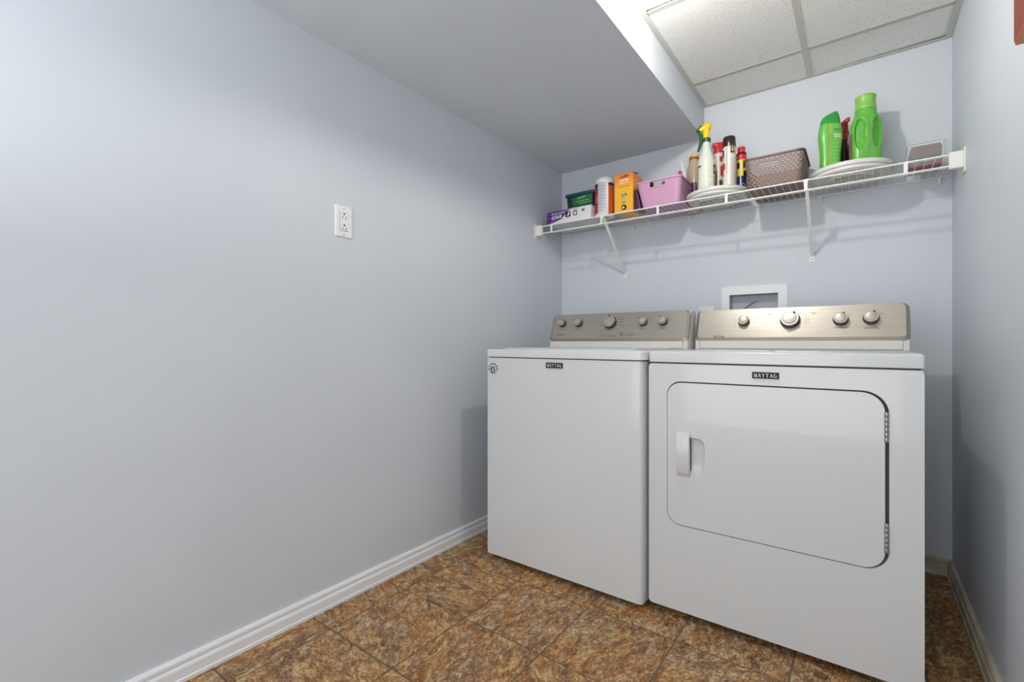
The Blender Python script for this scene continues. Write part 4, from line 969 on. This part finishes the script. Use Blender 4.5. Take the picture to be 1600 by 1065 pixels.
# big detergent bottle with the grip on both sides of a ridge
c = (1.5525, -.165); wx, fx = frame_axes(radians(20))
t = thing('green_detergent_bottle', 'big bright green detergent bottle with finger grips and ridge on right turntable', 'bottle', (*c, TZ))
prof2 = [(0, .0465, .034), (.006, .0515, .038), (.03, .0525, .039), (.19, .0525, .039), (.212, .0515, .038), (.228, .0455, .036), (.242, .038, .034), (.262, .0355, .0335)]
nz = 80; nk = 120; g = NB(); rings = []
def pr(h_):
    for (h0, w0, d0), (h1, w1, d1) in zip(prof2, prof2[1:]):
        if h_ <= h1 + 1e-9: k = (h_-h0)/(h1-h0); return w0+k*(w1-w0), d0+k*(d1-d0)
    return prof2[-1][1:]
def grip(u, h_):
    """depth of the oval finger recess at width position u, height h_"""
    q = (abs(abs(u) - .0295) / .0185)**2.3 + (abs(h_ - .160) / .066)**2.6
    k = max(0, min(1, (1 - q) / .45)); return .020 * k*k*(3-2*k)
for j in range(nz + 1):
    h_ = .262 * j / nz; w, d = pr(h_); rg = []
    for k in range(nk):
        a = 2*pi*k/nk; ca, sa = cos(a), sin(a); p = 3.0 if h_ < .215 else 3.0 - (h_-.215)*20
        u = math.copysign(abs(ca)**(2/p), ca)*w; v = math.copysign(abs(sa)**(2/p), sa)*d
        if sa > 0: v = max(v - grip(u, h_) * min(1, sa*2), 0)
        rg.append(g.verts.new(Vector((c[0], c[1], TZ+h_)) + wx*u + fx*v))
    rings.append(rg)
for a_, b_ in zip(rings, rings[1:]):
    for k in range(nk): g.faces.new((a_[k], a_[(k+1) % nk], b_[(k+1) % nk], b_[k]))
g.faces.new(rings[0]); g.faces.new(rings[-1])
obj('bottle_body', g, M_GREEN, t, ang=60)
g = NB(); lp = [Vector((c[0], c[1], TZ)) + fx*(.0395) + wx*u + Vector((0, 0, h_)) for u, h_ in ((-.0025, .03), (.0025, .03), (.0035, .10), (.0025, .195), (-.0025, .195), (-.0035, .10))]
loft(g, [lp, [p + fx*.0012 for p in lp]]); obj('level_window', g, mat('dark_green_window', '6fa05f', .3), t, False)
obj('neck_ring', lathe(NB(), [(.0355, 0), (.0370, .003), (.0355, .006)], (c[0], c[1], TZ+.260), 32), M_GREEN, t)
obj('cap', lathe(NB(), [(.0350, 0), (.0362, .004), (.0362, .014), (.0350, .016), (.0345, .044), (.0365, .048), (.0365, .055), (.0340, .058), (0, .058)], (c[0], c[1], TZ+.264), 36), M_GREEN3, t, ang=40)
g = NB(); q = Vector((c[0], c[1], TZ)) - wx*.0522
loft(g, [[q + fx*f_ + Vector((0, 0, h_)) for f_, h_ in ((-.015, .02), (.015, .02), (.015, .17), (-.015, .17))], [q - wx*.0008 + fx*f_ + Vector((0, 0, h_)) for f_, h_ in ((-.015, .02), (.015, .02), (.015, .17), (-.015, .17))]])
obj('side_label', g, mat('colourful_side_label', '8a5a46', .4, var=.9), t, False)
# red trigger bottle in between
c = (1.478, -.078); t = thing('red_trigger_bottle', 'dark bottle with a red trigger head between the two green bottles', 'spray bottle', (*c, TZ))
obj('bottle_body', lathe(NB(), [(.026, 0), (.028, .004), (.028, .12), (.022, .15), (.013, .178), (.012, .19)], (*c, TZ), 28), mat('dark_maroon_bottle', '2a0c14', .25), t, ang=50)
obj('collar', lathe(NB(), [(.0145, 0), (.0145, .020), (.011, .024)], (*c, TZ+.188), 20), M_RED, t)
obj('spray_neck', lathe(NB(), [(.009, 0), (.0085, .05)], (*c, TZ+.205), 16), M_RED, t)
hx = Vector((*c, TZ+.262)); g = NB(); hd3 = Vector((.75, -.45, 0)).normalized(); sd = Vector((-hd3.y, hd3.x, 0))
loft(g, [[hx + hd3*s + sd*(w*cos(a)) + Vector((0, 0, h_*sin(a) + o_)) for a in [2*pi*k/12 for k in range(12)]] for s, w, h_, o_ in ((-.016, .005, .006, -.004), (-.010, .009, .012, -.001), (.004, .010, .014, .003), (.016, .008, .012, .010), (.022, .006, .009, .012))])
obj('spray_head', g, M_RED, t, ang=60)
g = tube(NB(), [hx + hd3*.014 + Vector((0, 0, -.008)), hx + hd3*.012 + Vector((0, 0, -.03)), hx + hd3*.018 + Vector((0, 0, -.055))], [.004, .005, .003], 8); obj('trigger', g, M_RED, t)

# ---------------------------------------------------------------- clear box with folded things at the right end
M_ACR = mat('clear_acrylic', 'f4f8f8', .05, alpha=.09, spec=.5)
x0, x1, y0, y1, z0, z1 = 1.6845, 1.793, -.200, -.072, DECK, 1.7195
t = thing('clear_box', 'clear plastic box of folded cloths at the right end of the shelf', 'box', ((x0+x1)/2, (y0+y1)/2, z0))
w = .0018; g = NB(); box(g, x0, x1, y0, y0+w, z0, z1); obj('side_panel', g, M_ACR, t, False)
obj('side_panel', B(x0, x1, y1-w, y1, z0, z1), M_ACR, t, False); obj('side_panel', B(x0, x0+w, y0+w, y1-w, z0, z1), M_ACR, t, False); obj('side_panel', B(x1-w, x1, y0+w, y1-w, z0, z1), M_ACR, t, False)
obj('bottom_panel', B(x0+w, x1-w, y0+w, y1-w, z0, z0+w), M_ACR, t, False)
g = NB()
for a, b_ in ((x0, y0), (x1, y0), (x1, y1), (x0, y1)): tube(g, [(a, b_, z0), (a, b_, z1)], .0016, 6)
tube(g, [(x0, y0, z1), (x1, y0, z1), (x1, y1, z1), (x0, y1, z1), (x0, y0, z1)], .0014, 6); obj('box_edges', g, mat('pale_grey_green_edge', 'a5b0b0', .2), t)
def cloth(c0, c1, name, label, colr, amp=.002):
    (a0, a1, b0, b1, z0_, z1_) = c0; g = NB(); L_ = []
    for k, (e, zz_) in enumerate(((.003, 0), (0, .25), (.002, .45), (0, .55), (.0015, .8), (.004, 1))):
        L_.append([(u, v, z0_ + zz_*(z1_-z0_) + amp*sin(u*90)*(1 if k > 0 else 0)) for u, v in rrect(a0+e, a1-e, b0+e, b1-e, .005, 3)])
    loft(g, L_); return tag(obj(name, g, mat(name+'_fabric', colr, .9, var=.5, bump=.6, bscale=120), None, loc=((a0+a1)/2, (b0+b1)/2, z0_), ang=70), label, 'cloth')
i = .005
cloth((x0+i, x1-i, y0+i, y1-i, z0+.0022, z0+.014), 0, 'crimson_cloth', 'crimson folded cloth at the bottom of the clear box', '95304c', .0006)
cloth((x0+i, x1-i, y0+i+.002, y1-i, z0+.0158, z0+.031), 0, 'green_cloth', 'pale green folded cloth in the middle of the clear box', '6b9a86', .0006)
cloth((x0+i+.002, x1-i-.002, y0+i, y1-i, z0+.034, z1-.006), 0, 'brown_cloth', 'grey brown folded cloth topmost in the clear box', '6f5d53', .0012)
